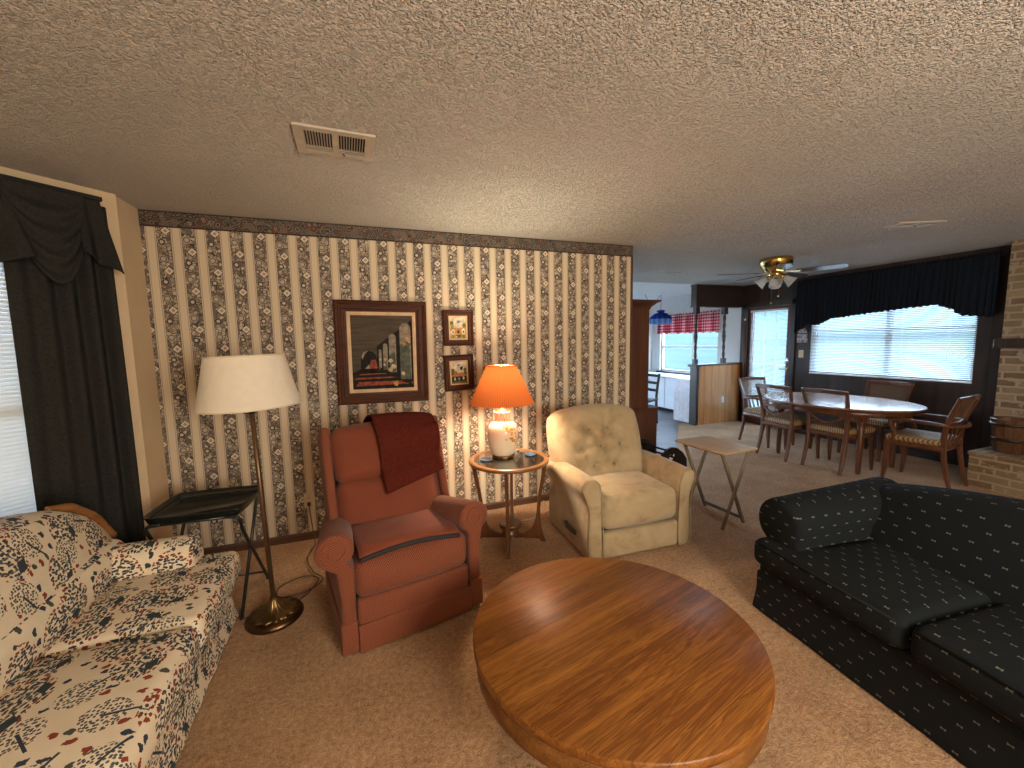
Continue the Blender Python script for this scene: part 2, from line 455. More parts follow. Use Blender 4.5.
def m_navy():
    N = NT('navy_upholstery'); uv = N.co('UV'); x, y, z = N.sep(uv)
    row = N.m('FLOOR', N.m('DIVIDE', y, 0.052))
    fx = N.m('SUBTRACT', N.m('FRACT', N.m('ADD', N.m('DIVIDE', x, 0.082), N.m('MULTIPLY', N.m('MODULO', N.m('ADD', row, 400.0), 2.0), 0.5))), 0.5)
    fy = N.m('SUBTRACT', N.m('FRACT', N.m('DIVIDE', y, 0.052)), 0.5)
    ax = N.m('MULTIPLY', N.m('ABSOLUTE', fx), 0.082); ay = N.m('MULTIPLY', N.m('ABSOLUTE', fy), 0.052)
    mk = N.m('MULTIPLY', N.m('LESS_THAN', ax, 0.0085), N.m('LESS_THAN', ay, N.m('ADD', 0.0012, N.m('MULTIPLY', ax, 0.42))))
    fine = N.noise(uv, 330, 2, 0.7)
    base = N.ramp(fine, [(0.3, (0.005, 0.0065, 0.008)), (0.7, (0.012, 0.0155, 0.019))])
    col = N.mix(mk, base, (0.14, 0.14, 0.12))
    return N.done(N.bsdf(col, 0.9, 0, N.bump(fine, 0.3, 0.002), 0.15))
def m_red(name, c1, c2, sc=0.011, amt=0.8):
    N = NT(name); uv = N.co('UV'); x, y, z = N.sep(uv)
    fx = N.m('SUBTRACT', N.m('FRACT', N.m('DIVIDE', N.m('ADD', x, y), sc)), 0.5)
    fy = N.m('SUBTRACT', N.m('FRACT', N.m('DIVIDE', N.m('SUBTRACT', x, y), sc)), 0.5)
    dd = N.m('ADD', N.m('ABSOLUTE', fx), N.m('ABSOLUTE', fy))
    dot = N.m('MULTIPLY', N.m('LESS_THAN', dd, 0.42), amt)
    b = N.ramp(N.noise(uv, 5, 4), [(0.3, tuple(q * 0.82 for q in c1)), (0.7, c1)])
    col = N.mix(dot, b, c2)
    return N.done(N.bsdf(col, 0.85, 0, N.bump(dd, 0.15, 0.002), 0.2, Sheen__Weight=0.1))
def m_suede():
    N = NT('beige_suede'); co = N.co()
    n = N.noise(co, 5.5, 5, 0.62, 0.8); n2 = N.noise(co, 60, 3)
    col = N.ramp(n, [(0.28, (0.25, 0.175, 0.095)), (0.46, (0.35, 0.27, 0.16)), (0.62, (0.40, 0.315, 0.195))])
    return N.done(N.bsdf(col, 0.9, 0, N.bump(n2, 0.15, 0.004), 0.15, Sheen__Weight=0.25))
def m_brick(name, w, h, cols, mortar, ms=0.012, rough=0.85):
    N = NT(name); uv = N.co('UV')
    uv = N.vm('ADD', uv, N.vm('SCALE', N.vm('SUBTRACT', N.noise(uv, 9, 3, out=1), (0.5, 0.5, 0.5)), scale=0.022 if w < 1 else 0.0))
    b = N.n('ShaderNodeTexBrick', Vector=uv, Scale=1.0, Mortar__Size=ms, Mortar__Smooth=0.3, Bias=0.0, Brick__Width=w, Row__Height=h)
    b.inputs['Color1'].default_value = (0, 0, 0, 1); b.inputs['Color2'].default_value = (1, 1, 1, 1)
    cell = N.sep(b.outputs[0])[0]
    n = N.noise(uv, 13, 5, 0.7)
    c = N.ramp(N.m('ADD', N.m('MULTIPLY', cell, 0.5), N.m('MULTIPLY', n, 0.5)), cols)
    blot = N.m('MULTIPLY', N.m('GREATER_THAN', N.noise(uv, 7, 4, 0.7), 0.585), 0.8)
    c = N.mix(blot, c, mortar)
    c = N.mix(b.outputs['Fac'], c, mortar)
    hgt = N.m('SUBTRACT', N.m('MULTIPLY', n, 0.4), b.outputs['Fac'])
    return N.done(N.bsdf(c, rough, 0, N.bump(hgt, 0.6, 0.012), 0.2))
def m_glass(name='window_glass', tint=(1, 1, 1), gl=0.08):
    N = NT(name)
    t = N.n('ShaderNodeBsdfTransparent', Color=tint); g = N.n('ShaderNodeBsdfGlossy', Roughness=0.03)
    mx = N.n('ShaderNodeMixShader', Fac=gl); N.t.links.new(t.outputs[0], mx.inputs[1]); N.t.links.new(g.outputs[0], mx.inputs[2])
    return N.done(mx.outputs[0])
def m_translucent(name, c, t=0.5, stripes=0, rough=0.8, c2=None):
    N = NT(name); co = N.co()
    if stripes:
        x, y, z = N.sep(co)
        a = N.m('ARCTAN2', y, x); f = N.m('FRACT', N.m('MULTIPLY', a, stripes / (2 * PI)))
        f = N.m('PINGPONG', N.m('MULTIPLY', f, 2.0), 1.0)
        col = N.mix(f, c, c2 or tuple(q * 0.72 for q in c))
    else: col = N.ramp(N.noise(co, 30, 2), [(0.3, tuple(q * 0.95 for q in c)), (0.7, c)])
    d = N.n('ShaderNodeBsdfDiffuse', Color=col); tr = N.n('ShaderNodeBsdfTranslucent', Color=col)
    mx = N.n('ShaderNodeMixShader', Fac=t); N.t.links.new(d.outputs[0], mx.inputs[1]); N.t.links.new(tr.outputs[0], mx.inputs[2])
    return N.done(mx.outputs[0])
def m_cane():
    N = NT('woven_cane'); uv = N.co('UV'); x, y, z = N.sep(uv)
    def hol(s):
        return N.m('LESS_THAN', N.m('ABSOLUTE', N.m('SUBTRACT', N.m('FRACT', N.m('DIVIDE', s, 0.011)), 0.5)), 0.385)
    h = N.m('MULTIPLY', hol(x), hol(y))
    b = N.bsdf((0.20, 0.11, 0.055), 0.6)
    t = N.n('ShaderNodeBsdfTransparent')
    mx = N.n('ShaderNodeMixShader', Fac=h); N.t.links.new(b, mx.inputs[1]); N.t.links.new(t.outputs[0], mx.inputs[2])
    return N.done(mx.outputs[0])
def m_stripefab():
    N = NT('striped_seat_fabric'); co = N.co(); x, y, z = N.sep(co)
    n = N.noise(co, 40, 2)
    f = N.m('FRACT', N.m('ADD', N.m('MULTIPLY', N.m('ADD', x, N.m('MULTIPLY', y, 0.7)), 42.0), N.m('MULTIPLY', n, 0.7)))
    col = N.ramp(f, [(0.0, (0.05, 0.03, 0.02)), (0.3, (0.32, 0.20, 0.09)), (0.55, (0.42, 0.30, 0.17)), (0.8, (0.12, 0.06, 0.03))])
    return N.done(N.bsdf(col, 0.8))
def m_gingham():
    N = NT('red_gingham'); co = N.co(); x, y, z = N.sep(co)
    a = N.m('GREATER_THAN', N.m('FRACT', N.m('DIVIDE', y, 0.06)), 0.5); b = N.m('GREATER_THAN', N.m('FRACT', N.m('DIVIDE', z, 0.06)), 0.5)
    f = N.m('MULTIPLY', N.m('ADD', a, b), 0.5)
    col = N.ramp(f, [(0.1, (0.80, 0.62, 0.62)), (0.5, (0.58, 0.14, 0.17)), (0.9, (0.33, 0.03, 0.05))], 'LINEAR')
    d = N.n('ShaderNodeBsdfDiffuse', Color=col); tr = N.n('ShaderNodeBsdfTranslucent', Color=col)
    mx = N.n('ShaderNodeMixShader', Fac=0.4); N.t.links.new(d.outputs[0], mx.inputs[1]); N.t.links.new(tr.outputs[0], mx.inputs[2])
    return N.done(mx.outputs[0])
def m_vinyl():
    N = NT('patterned_vinyl'); co = N.co()
    b = N.n('ShaderNodeTexBrick', Vector=N.map(co, (1, 1, 1), (0, 0, 0.0)), Scale=1.0, Mortar__Size=0.008, Brick__Width=0.32, Row__Height=0.16)
    b.inputs['Color1'].default_value = (0.10, 0.095, 0.10, 1); b.inputs['Color2'].default_value = (0.22, 0.20, 0.20, 1); b.inputs['Mortar'].default_value = (0.12, 0.12, 0.12, 1)
    c = N.mix(N.m('MULTIPLY', N.noise(co, 8, 4), 0.6), b.outputs[0], (0.14, 0.14, 0.15))
    return N.done(N.bsdf(c, 0.5, 0, None, 0.5))
def m_panel(name, c1, c2, axis, wd, rough=0.45):
    """vertical wood panelling, grooves every wd along axis"""
    N = NT(name); co = N.co()
    cell = N.m('FLOOR', N.m('DIVIDE', N.sep(co)[axis], wd))
    rnd = N.n('ShaderNodeTexWhiteNoise', _noise_dimensions='1D', W=cell)
    p = N.vm('ADD', N.map(co, (8, 8, 0.7)), N.vm('SCALE', rnd.outputs[1], scale=7.0))
    a = N.noise(p, 1.5, 4, 0.6, 0.8)
    f = N.m('ADD', a, N.m('MULTIPLY', N.m('SUBTRACT', rnd.outputs[0], 0.5), 0.25))
    col = N.ramp(f, [(0.3, c1), (0.75, c2)])
    e = N.m('ABSOLUTE', N.m('SUBTRACT', N.m('FRACT', N.m('DIVIDE', N.sep(co)[axis], wd)), 0.5))
    gr = N.m('GREATER_THAN', e, 0.5 - 0.004 / wd)
    col = N.mix(N.m('MULTIPLY', gr, 0.7), col, tuple(q * 0.3 for q in c1))
    return N.done(N.bsdf(col, rough, 0, N.bump(N.m('SUBTRACT', N.m('MULTIPLY', a, 0.1), gr), 0.4, 0.005), 0.4))
def m_vase():
    N = NT('cream_porcelain'); co = N.co(); x, y, z = N.sep(co)
    a = N.m('ARCTAN2', y, x)
    p = N.comb(N.m('MULTIPLY', a, 0.1), 0.0, z)
    v = N.vor(p, 52, 'F1', 1.0); vr = N.sep(v[1])[0]
    blob = N.m('SQRT', N.m('ADD', N.m('POWER', N.m('MULTIPLY', N.m('ADD', a, 1.45), 0.115), 2.0), N.m('POWER', N.m('SUBTRACT', z, 0.215), 2.0)))
    blob = N.m('ADD', blob, N.m('MULTIPLY', N.m('SUBTRACT', N.noise(p, 14, 3), 0.5), 0.09))
    blob2 = N.m('SQRT', N.m('ADD', N.m('POWER', N.m('MULTIPLY', N.m('ADD', a, 1.0), 0.115), 2.0), N.m('POWER', N.m('SUBTRACT', z, 0.14), 2.0)))
    bl = N.m('MAXIMUM', N.m('LESS_THAN', blob, 0.062), N.m('LESS_THAN', blob2, 0.045))
    mk = N.m('MULTIPLY', bl, N.m('LESS_THAN', v[0], 0.55))
    neck = N.m('MULTIPLY', N.m('GREATER_THAN', z, 0.278), N.m('LESS_THAN', v[0], 0.42))
    mk = N.m('MAXIMUM', mk, neck)
    dec = N.ramp(vr, [(0, (0.55, 0.28, 0.05)), (0.45, (0.40, 0.22, 0.06)), (0.8, (0.30, 0.32, 0.35))], 'CONSTANT')
    col = N.mix(mk, (0.62, 0.56, 0.44), dec)
    return N.done(N.bsdf(col, 0.18, 0, None, 0.5))

CEILM = m_ceiling(); CARPET = m_carpet(); WALLP = m_wallpaper(); BORDER = m_border()
FLORAL = m_floral(); NAVY = m_navy()
RED = m_red('rust_dotted_weave', (0.150, 0.034, 0.017), (0.25, 0.10, 0.052), 0.0125, 0.85)
REDP = m_red('rust_fine_weave', (0.165, 0.039, 0.019), (0.21, 0.068, 0.034), 0.006, 0.6)
SUEDE = m_suede()
GLASS = m_glass(); TGLASS = m_glass('table_glass', (0.93, 0.95, 0.93), 0.45)
BLIND = m_translucent('white_blind_slat', (0.74, 0.76, 0.76), 0.16)
PAINT = plain('cream_wall_paint', (0.60, 0.47, 0.31), 0.75, 0, 0.02, 6, 0.05, 0.25)
PAINTW = plain('white_wall_paint', (0.66, 0.66, 0.66), 0.7, 0, 0.02, 6, 0.03, 0.25)
CABW = plain('white_cabinet_paint', (0.66, 0.68, 0.72), 0.45, 0, 0.02, 4)
DKPANEL = m_panel('dark_wall_panelling', (0.018, 0.010, 0.008), (0.045, 0.026, 0.019), 1, 0.2)
HWPANEL = m_panel('honey_panelling', (0.33, 0.14, 0.048), (0.50, 0.25, 0.10), 0, 0.16, 0.22)
DKWOOD = wood('dark_stained_wood', (0.016, 0.009, 0.007), (0.05, 0.028, 0.018), 2)
DKWOODX = wood('dark_stained_beam', (0.022, 0.013, 0.009), (0.06, 0.034, 0.022), 0)
BASEW = wood('dark_baseboard_wood', (0.065, 0.030, 0.017), (0.13, 0.065, 0.038), 0, 1, 0.45)
OAK = wood('golden_oak', (0.125, 0.040, 0.007), (0.38, 0.155, 0.028), 0, 2.2, 0.36, 0.9, (1, 0.15), 0.3, 0.0)
OAKE = wood('golden_oak_edge', (0.10, 0.036, 0.008), (0.27, 0.112, 0.024), 0, 2.0, 0.45, 0.9, None, 0.3)
WALN = wood('walnut_table_wood', (0.075, 0.027, 0.011), (0.18, 0.075, 0.03), 2, 1.2, 0.3)
RIMW = wood('end_table_rim_wood', (0.14, 0.06, 0.02), (0.30, 0.15, 0.055), 0, 1.0, 0.3)
DINW = wood('dining_chair_wood', (0.075, 0.026, 0.012), (0.17, 0.066, 0.028), 2, 1.4, 0.3)
DTOP = wood('dining_table_top', (0.17, 0.08, 0.045), (0.33, 0.18, 0.10), 1, 1.0, 0.27, 0.5, None, 0.6, 0.0)
HUTW = wood('hutch_wood', (0.055, 0.018, 0.009), (0.125, 0.045, 0.02), 2, 0.8, 0.45)
TRAYW = wood('light_tray_wood', (0.45, 0.29, 0.14), (0.62, 0.44, 0.25), 1, 1.0, 0.45, 0.3)
TRAYL = wood('tray_leg_wood', (0.16, 0.125, 0.085), (0.27, 0.215, 0.15), 2, 1.0, 0.5, 0.3)
FRAMEW = wood('picture_frame_wood', (0.045, 0.013, 0.006), (0.115, 0.038, 0.016), 0, 1.5, 0.5, 0.5, None, 0.2)
BRONZE = metal('dark_bronze', (0.13, 0.075, 0.04), 0.35)
BRASS = metal('polished_brass', (0.62, 0.42, 0.16), 0.18)
ABRASS = metal('aged_brass', (0.24, 0.16, 0.075), 0.38)
POLE = plain('brown_lamp_pole', (0.12, 0.068, 0.036), 0.35, 0.6, 0.1)
CHROME = metal('chrome_metal', (0.75, 0.75, 0.75), 0.15)
BLACK = plain('black_enamel', (0.012, 0.013, 0.013), 0.3, 0.0, 0.1)
TRAYB = plain('dark_green_black_tray', (0.007, 0.010, 0.008), 0.22, 0.0, 0.3, 25)
BLKWOOD = wood('black_stained_wood', (0.008, 0.005, 0.004), (0.022, 0.013, 0.010), 0, 1, 0.4)
IVORY = plain('ivory_plastic', (0.58, 0.47, 0.30), 0.4)
WHITEP = plain('white_plastic', (0.7, 0.68, 0.64), 0.4)
VENTM = plain('painted_vent_metal', (0.46, 0.41, 0.34), 0.45)
DARKIN = plain('dark_cavity', (0.008, 0.007, 0.006), 0.9)
CURT = plain('dark_curtain_cloth', (0.026, 0.026, 0.024), 0.95, 0, 0.15, 90, 0.2, 0.1)
VALN = plain('navy_valance_cloth', (0.010, 0.014, 0.022), 0.95, 0, 0.15, 60, 0.2, 0.1)
THROW = plain('burgundy_cloth', (0.078, 0.013, 0.008), 0.95, 0, 0.12, 70, 0.3, 0.1)
PADEDGE = plain('dark_pad_binding', (0.015, 0.013, 0.014), 0.8)
SHADEC = m_translucent('cream_lampshade', (0.90, 0.84, 0.72), 0.3)
SHADEO = m_translucent('pleated_orange_lampshade', (0.56, 0.165, 0.045), 0.036, 110, 0.8, (0.44, 0.105, 0.025))
VASE = m_vase()
CANE = m_cane(); STRIPEF = m_stripefab(); GING = m_gingham(); VINYL = m_vinyl()
BRICK = m_brick('whitewashed_brick', 0.21, 0.075, [(0.2, (0.13, 0.08, 0.045)), (0.5, (0.21, 0.14, 0.08)), (0.8, (0.29, 0.21, 0.13))], (0.31, 0.245, 0.175))
FROST = m_translucent('frosted_glass', (0.72, 0.74, 0.76), 0.45)
BLUEG = m_translucent('blue_stained_glass', (0.035, 0.10, 0.55), 0.6, 12, 0.4, (0.02, 0.05, 0.30))
BLUEP = m_translucent('pale_blue_stained_glass', (0.35, 0.55, 0.80), 0.6, 12, 0.4, (0.10, 0.25, 0.65))
# ------------------------------------------------------------------ the setting
mb = MB(); mb.span((-2.6, -3.4, -0.1), (6.6, 8.2, 0.0), 0.0001); struct(mb, 'floor', CARPET)
mb = MB(); pg = [(2.53, 4.35), (3.95, 4.35), (5.28, 5.80), (5.46, 5.66), (6.42, 5.66), (6.42, 7.95), (2.53, 7.95)]
mb.add([(x, y, 0.0) for x, y in pg] + [(x, y, 0.004) for x, y in pg], [tuple(range(7)), tuple(range(13, 6, -1))] + [(i, (i + 1) % 7, 7 + (i + 1) % 7, 7 + i) for i in range(7)], False)
struct(mb, 'floor_kitchen', VINYL)
mb = MB(); mb.span((-2.6, -3.4, CEIL), (6.6, 5.56, CEIL + 0.1), 0.0001); struct(mb, 'ceiling', CEILM)
mb = MB(); mb.span((-2.6, 5.56, CEIL), (6.6, 8.2, CEIL + 0.1), 0.0001); struct(mb, 'ceiling_kitchen', PAINTW)
# papered wall with its return along the hall
mb = MB(); mb.span((-1.36, YW, 0), (2.53, YW + 0.11, CEIL), 0.0001); struct(mb, 'wall_back', WALLP)
mb = MB(); mb.span((2.40, YW + 0.11, 0), (2.53, 7.95, CEIL), 0.0001); struct(mb, 'wall_hall', PAINTW)
def farbox(mb, u0, u1, o0, o1, z0, z1, r=0.003, mi=0):
    mb.span((u0, 7.95 - o1, z0), (u1, 7.95 - o0, z1), r, mi=mi)
FW = (2.75, 4.55, 0.02, 2.05)  # opening for the unseen window added to bring daylight in
mb = MB()
for a in ((2.40, FW[0], 0, CEIL), (FW[1], 6.55, 0, CEIL), (FW[0], FW[1], FW[3], CEIL)): farbox(mb, a[0], a[1], -0.12, 0, a[2], a[3], 0.0001)
struct(mb, 'wall_kitchen', PAINTW)
mb = MB(); mb.span((-1.353, YW - 0.006, 2.335), (2.532, YW, 2.44), 0.0005); struct(mb, 'trim_1', BORDER)
mb = MB(); mb.span((2.512, YW - 0.006, 0.0), (2.536, YW + 0.002, 2.335), 0.0005); struct(mb, 'trim_2', BASEW)
mb = MB(); mb.prism([(0, 0), (-0.014, 0), (-0.014, 0.05), (-0.008, 0.062), (0, 0.062)], 3.88, M=T(0.59, YW, 0) @ rotz(PI / 2)); struct(mb, 'baseboard_back', BASEW)
# left: short return, angled bay wall with window, then the long left wall
mb = MB(); mb.span((-1.46, 3.148, 0), (-1.353, YW + 0.11, CEIL), 0.0001); struct(mb, 'wall_left_return', PAINT)
def bay(s, off, z):
    q = 0.70711
    return V((-1.354 - q * s + q * off, 3.148 - q * s - q * off, z))
def baybox(mb, s0, s1, o0, o1, z0, z1, r=0.003, mi=0):
    c = bay((s0 + s1) / 2, (o0 + o1) / 2, (z0 + z1) / 2)
    mb.box((abs(s1 - s0), abs(o1 - o0), abs(z1 - z0)), (0, 0, 0), r, M=Matrix.Translation(c) @ rotz(PI / 4), mi=mi)
BS0, BS1, BZ0, BZ1 = 0.26, 1.02, 0.42, 2.05
mb = MB()
for a in ((-0.02, BS0, 0, CEIL), (BS1, 1.32, 0, CEIL), (BS0, BS1, 0, BZ0), (BS0, BS1, BZ1, CEIL)):
    baybox(mb, a[0], a[1], -0.12, 0, a[2], a[3], 0.0001)
struct(mb, 'wall_left_bay', PAINT)
def make_window(name, fn, u0, u1, z0, z1, mull, rails, mat, fw=0.04):
    mb = MB()
    for a in ((u0, u0 + fw, z0, z1), (u1 - fw, u1, z0, z1), (u0, u1, z0, z0 + fw), (u0, u1, z1 - fw, z1)):
        fn(mb, a[0], a[1], -0.10, -0.04, a[2], a[3])
    for u in mull: fn(mb, u - 0.025, u + 0.025, -0.10, -0.045, z0, z1)
    for z in rails: fn(mb, u0, u1, -0.095, -0.05, z - 0.02, z + 0.02)
    o = struct(mb, name, mat)
    mb = MB(); fn(mb, u0 + fw, u1 - fw, -0.074, -0.070, z0 + fw, z1 - fw); g = mb.build('pane', GLASS, o)
    return o
WFR = plain('white_window_frame', (0.7, 0.7, 0.68), 0.5)
make_window('window_1', baybox, BS0, BS1, BZ0, BZ1, (), (1.23,), WFR)
LX = -2.25
def leftbox(mb, u0, u1, o0, o1, z0, z1, r=0.003, mi=0):
    mb.span((LX + o0, u0, z0), (LX + o1, u1, z1), r, mi=mi)
mb = MB()
leftbox(mb, -3.3, 2.30, -0.12, 0, 0, CEIL, 0.0001)
struct(mb, 'wall_left', PAINT)
mb = MB(); mb.span((-2.4, -3.42, 0), (6.6, -3.3, CEIL), 0.0001); struct(mb, 'wall_front', PAINT)
# right: panelled wall with door and dining window, then white kitchen wall with window
def rbox(mb, u0, u1, o0, o1, z0, z1, r=0.003, mi=0):
    mb.span((XR - o1, u0, z0), (XR - o0, u1, z1), r, mi=mi)
DW = (2.51, 4.31, 0.955, 2.08); DO = (4.62, 5.40, 0, 2.04); KW = (6.05, 7.68, 0.80, 2.0)
mb = MB()
for a in ((-3.3, DW[0], 0, CEIL), (DW[0], DW[1], 0, DW[2]), (DW[0], DW[1], DW[3], CEIL), (DW[1], DO[0], 0, CEIL), (DO[0], DO[1], DO[3], CEIL), (DO[1], 5.55, 0, CEIL)):
    rbox(mb, a[0], a[1], -0.12, 0, a[2], a[3], 0.0001)
struct(mb, 'wall_right', DKPANEL)
mb = MB()
for a in ((5.55, KW[0], 0, CEIL), (KW[1], 7.95, 0, CEIL), (KW[0], KW[1], 0, KW[2]), (KW[0], KW[1], KW[3], CEIL)):
    rbox(mb, a[0], a[1], -0.12, 0, a[2], a[3], 0.0001)
struct(mb, 'wall_right_kitchen', PAINTW)
make_window('window_added_daylight', farbox, *FW, (3.65,), (), WFR)  # out of view behind the hutch, added so daylight reaches the dining area
make_window('window_2', rbox, *DW, (3.36,), (1.60,), DKWOOD)
make_window('window_3', rbox, *KW, (6.72,), (1.35,), WFR)
mb = MB(); rbox(mb, KW[0] - 0.05, KW[1] + 0.05, -0.03, 0.06, KW[2] - 0.035, KW[2]); struct(mb, 'windowsill_kitchen', DKWOOD)
# glazed door in the panelled wall
mb = MB()
for a in ((DO[0] - 0.08, DO[0], 0, 2.12), (DO[1], DO[1] + 0.08, 0, 2.12), (DO[0] - 0.08, DO[1] + 0.08, DO[3], 2.12)):
    rbox(mb, a[0], a[1], -0.10, 0.022, a[2], a[3])
struct(mb, 'door_frame', DKWOOD)
DOORW = wood('reddish_door_wood', (0.07, 0.018, 0.012), (0.15, 0.05, 0.035), 2, 1, 0.35)
mb = MB()
for a in ((DO[0], 4.70, 0.0, 2.04), (5.32, DO[1], 0.0, 2.04), (4.70, 5.32, 0.0, 0.2), (4.70, 5.32, 1.98, 2.04)):
    rbox(mb, a[0], a[1], -0.06, -0.015, a[2], a[3])
door = struct(mb, 'door_1', DOORW)
mb = MB(); rbox(mb, 4.70, 5.32, -0.042, -0.037, 0.2, 1.98); mb.build('pane', GLASS, door)
mb = MB()
for y in (4.907, 5.113): rbox(mb, y - 0.009, y + 0.009, -0.05, -0.043, 0.2, 1.98)
for z in (0.62, 1.06, 1.50): rbox(mb, 4.70, 5.32, -0.05, -0.043, z - 0.009, z + 0.009)
mb.build('muntins', WFR, door)
mb = MB(); mb.lathe([(0.026, 0), (0.026, 0.012), (0.012, 0.02), (0.012, 0.05)], 16, M=T(XR + 0.015, 4.655, 1.0) @ Matrix.Rotation(-PI / 2, 4, 'Y'))
mb.bar([(XR - 0.035, 4.655, 1.0), (XR - 0.035, 4.76, 1.0)], 0.018, 0.016, up=(0, 0, 1))
mb.build('door_handle', BRASS, door)
mb = MB(); mb.lathe([(0.03, 0), (0.03, 0.02), (0.018, 0.028), (0, 0.028)], 16, M=T(XR + 0.015, 4.655, 1.14) @ Matrix.Rotation(-PI / 2, 4, 'Y')); mb.build('deadbolt', CHROME, door)
# strip of casing beside the door
mb = MB(); mb.tube([(XR - 0.03, 5.44, 0.3), (XR - 0.03, 5.44, 1.82)], 0.014, 10); st = struct(mb, 'trim_3', DOORW)
mb = MB(); mb.lathe([(0.0, 0), (0.018, 0.006), (0.022, 0.02), (0.016, 0.035), (0, 0.042)], 12, c=(XR - 0.03, 5.44, 1.82)); mb.build('knob', WHITEP, st)
mb = MB(); rbox(mb, 2.25, DO[0] - 0.09, 0, 0.014, 0, 0.07); struct(mb, 'baseboard_right', DKWOOD)
# header beam, half wall and its two turned posts
mb = MB(); mb.span((5.37, 5.53, 2.07), (XR, 5.66, 2.44), 0.004)
mb.span((5.36, 5.522, 2.06), (XR, 5.668, 2.085), 0.003); mb.span((5.362, 5.525, 2.41), (XR, 5.665, 2.44), 0.003)
struct(mb, 'beam_header', DKWOODX)
mb = MB(); mb.span((5.44, 5.53, 0), (XR, 5.63, 1.045), 0.002); hw = struct(mb, 'wall_half', HWPANEL)
mb = MB(); mb.span((5.40, 5.505, 1.045), (XR, 5.655, 1.075), 0.006); mb.span((5.39, 5.50, 0), (5.445, 5.66, 1.03), 0.004)
mb.span((5.35, 5.48, 1.03), (5.46, 5.68, 1.075), 0.008); mb.build('cap_and_end_post', DKWOOD, hw)
mb = MB(); mb.rc((0.07, 0.008, 0.115), (6.02, 5.527, 0.42), 0.004, 2, 0, smooth=False); mb.rc((0.03, 0.004, 0.03), (6.02, 5.522, 0.44), 0.006, 2, 0); mb.rc((0.03, 0.004, 0.03), (6.02, 5.522, 0.40), 0.006, 2, 0)
tag(mb.build('wall_outlet', WHITEP), 'white outlet plate on the honey panelled half wall', 'outlet')
def turned_post(x, label):
    t = thing('turned_post', label, 'post', (x, 5.58, 1.075))
    L = 0.985
    mb = MB(); mb.span((-0.035, -0.035, 0), (0.035, 0.035, 0.09), 0.003); mb.build('base_block', DKWOOD, t)
    mb = MB(); mb.span((-0.04, -0.04, L - 0.12), (0.04, 0.04, L), 0.003); mb.build('top_block', DKWOOD, t)
    pr = [(0.028, 0.09)]
    for i in range(41):
        u = i / 40; z = 0.09 + u * (L - 0.21)
        r = 0.019 + 0.009 * abs(math.sin(u * PI * 6)) ** 2 * (1 - 0.4 * abs(u - 0.5))
        if abs(u - 0.5) < 0.03: r = 0.032
        pr.append((r, z))
    mb = MB(); mb.lathe(pr, 16); mb.build('spindle', DKWOOD, t)
turned_post(5.42, 'dark turned post at the free end of the half wall')
turned_post(6.06, 'dark turned post on the half wall nearer the panelled wall')
# outside: lawn and the boarded wall of the next house seen through the kitchen window
mb = MB(); mb.span((6.6, -14, -0.45), (24, 22, -0.35), 0.001); mb.span((-16, 8.2, -0.45), (6.6, 22, -0.35), 0.001); mb.span((-16, -14, -0.45), (-2.8, 8.2, -0.35), 0.001); struct(mb, 'ground_outside', plain('damp_lawn', (0.050, 0.066, 0.034), 0.9, 0, 0.3, 3))
SIDING = m_brick('turquoise_siding', 6.0, 0.22, [(0.2, (0.052, 0.080, 0.078)), (0.8, (0.064, 0.092, 0.090))], (0.042, 0.068, 0.066), 0.012)
mb = MB(); mb.span((10.8, -8.0, -0.35), (11.0, 20.0, 2.9), 0.001); struct(mb, 'exterior_wall', SIDING, uv=True)
mb = MB(); mb.span((-5.2, -14, -0.35), (-5.0, 20, 3.0), 0.001); struct(mb, 'sky_block_left', plain('grey_sky_block', (0.10, 0.10, 0.10), 0.8, 0, 0.1, 4))  # unseen wall added outside the bay to block bright sky
mb = MB(); mb.span((-4.4, -3.5, 2.56), (-1.2, 4.6, 2.66), 0.001); struct(mb, 'sky_block_over_bay', plain('pale_sky_block', (0.3, 0.3, 0.29), 0.8, 0, 0.05, 4))  # unseen slab added above the bay window to cut its skylight
# brick chimney breast
mb = MB(); mb.span((6.18, -0.6, 0), (XR, 2.235, CEIL), 0.001); struct(mb, 'wall_chimney', BRICK, uv=True)
# ------------------------------------------------------------------ soft furniture
def arc(cx, cz, r, a0, a1, n):
    return [(cx + r * math.cos(math.radians(a0 + (a1 - a0) * i / n)), cz + r * math.sin(math.radians(a0 + (a1 - a0) * i / n))) for i in range(n + 1)]

# --- rust recliner
RO = thing('recliner', 'rust red recliner with rolled arms and a burgundy throw over its back', 'recliner', (0.198, 2.08, 0), math.radians(11.5))
def red_arm(sx):
    poly = [(0.305 * sx, 0.03), (0.375 * sx, 0.03), (0.372 * sx, 0.30), (0.385 * sx, 0.44)]
    a = arc(0.388 if sx < 0 else 0.345, 0.550, 0.088, -52, 232, 18)
    poly += [(x * sx, z) for x, z in a] + [(0.305 * sx, 0.46)]
    def fn(p):
        t = max(0, p.y); k = 1 + 0.02 * math.sin(p.y * 9)
        return V((p.x - sx * 0.15 * t * min(1, max(0, (p.z - 0.35) / 0.15)), p.y, p.z + (-0.20 * t * min(1, max(0, (p.z - 0.3) / 0.2)))))
    mb = MB(); mb.profile(poly, -0.005, 0.66, 0.02, 3, fn); return mb
for sx in (-1, 1):
    a = red_arm(sx).build('arm', RED, RO, uv=True)
    sc = MB(); pts = []
    for i in range(30):
        u = i / 29; an = math.radians(230 - 420 * u) if sx < 0 else math.radians(-50 + 420 * u)
        r = 0.066 - 0.038 * u; pts.append(((0.345 if sx > 0 else -0.388) + r * math.cos(an), -0.007, 0.550 + r * math.sin(an)))
    sc.tube(pts, 0.0045, 6); sc.build('scroll_welt', RED, a, uv=True)
    fl = MB(); fl.rc((0.078, 0.60, 0.16), (0.342 * sx, 0.29, 0.10), 0.008, 2, 3); fl.build('skirt_flap', RED, a, uv=True)
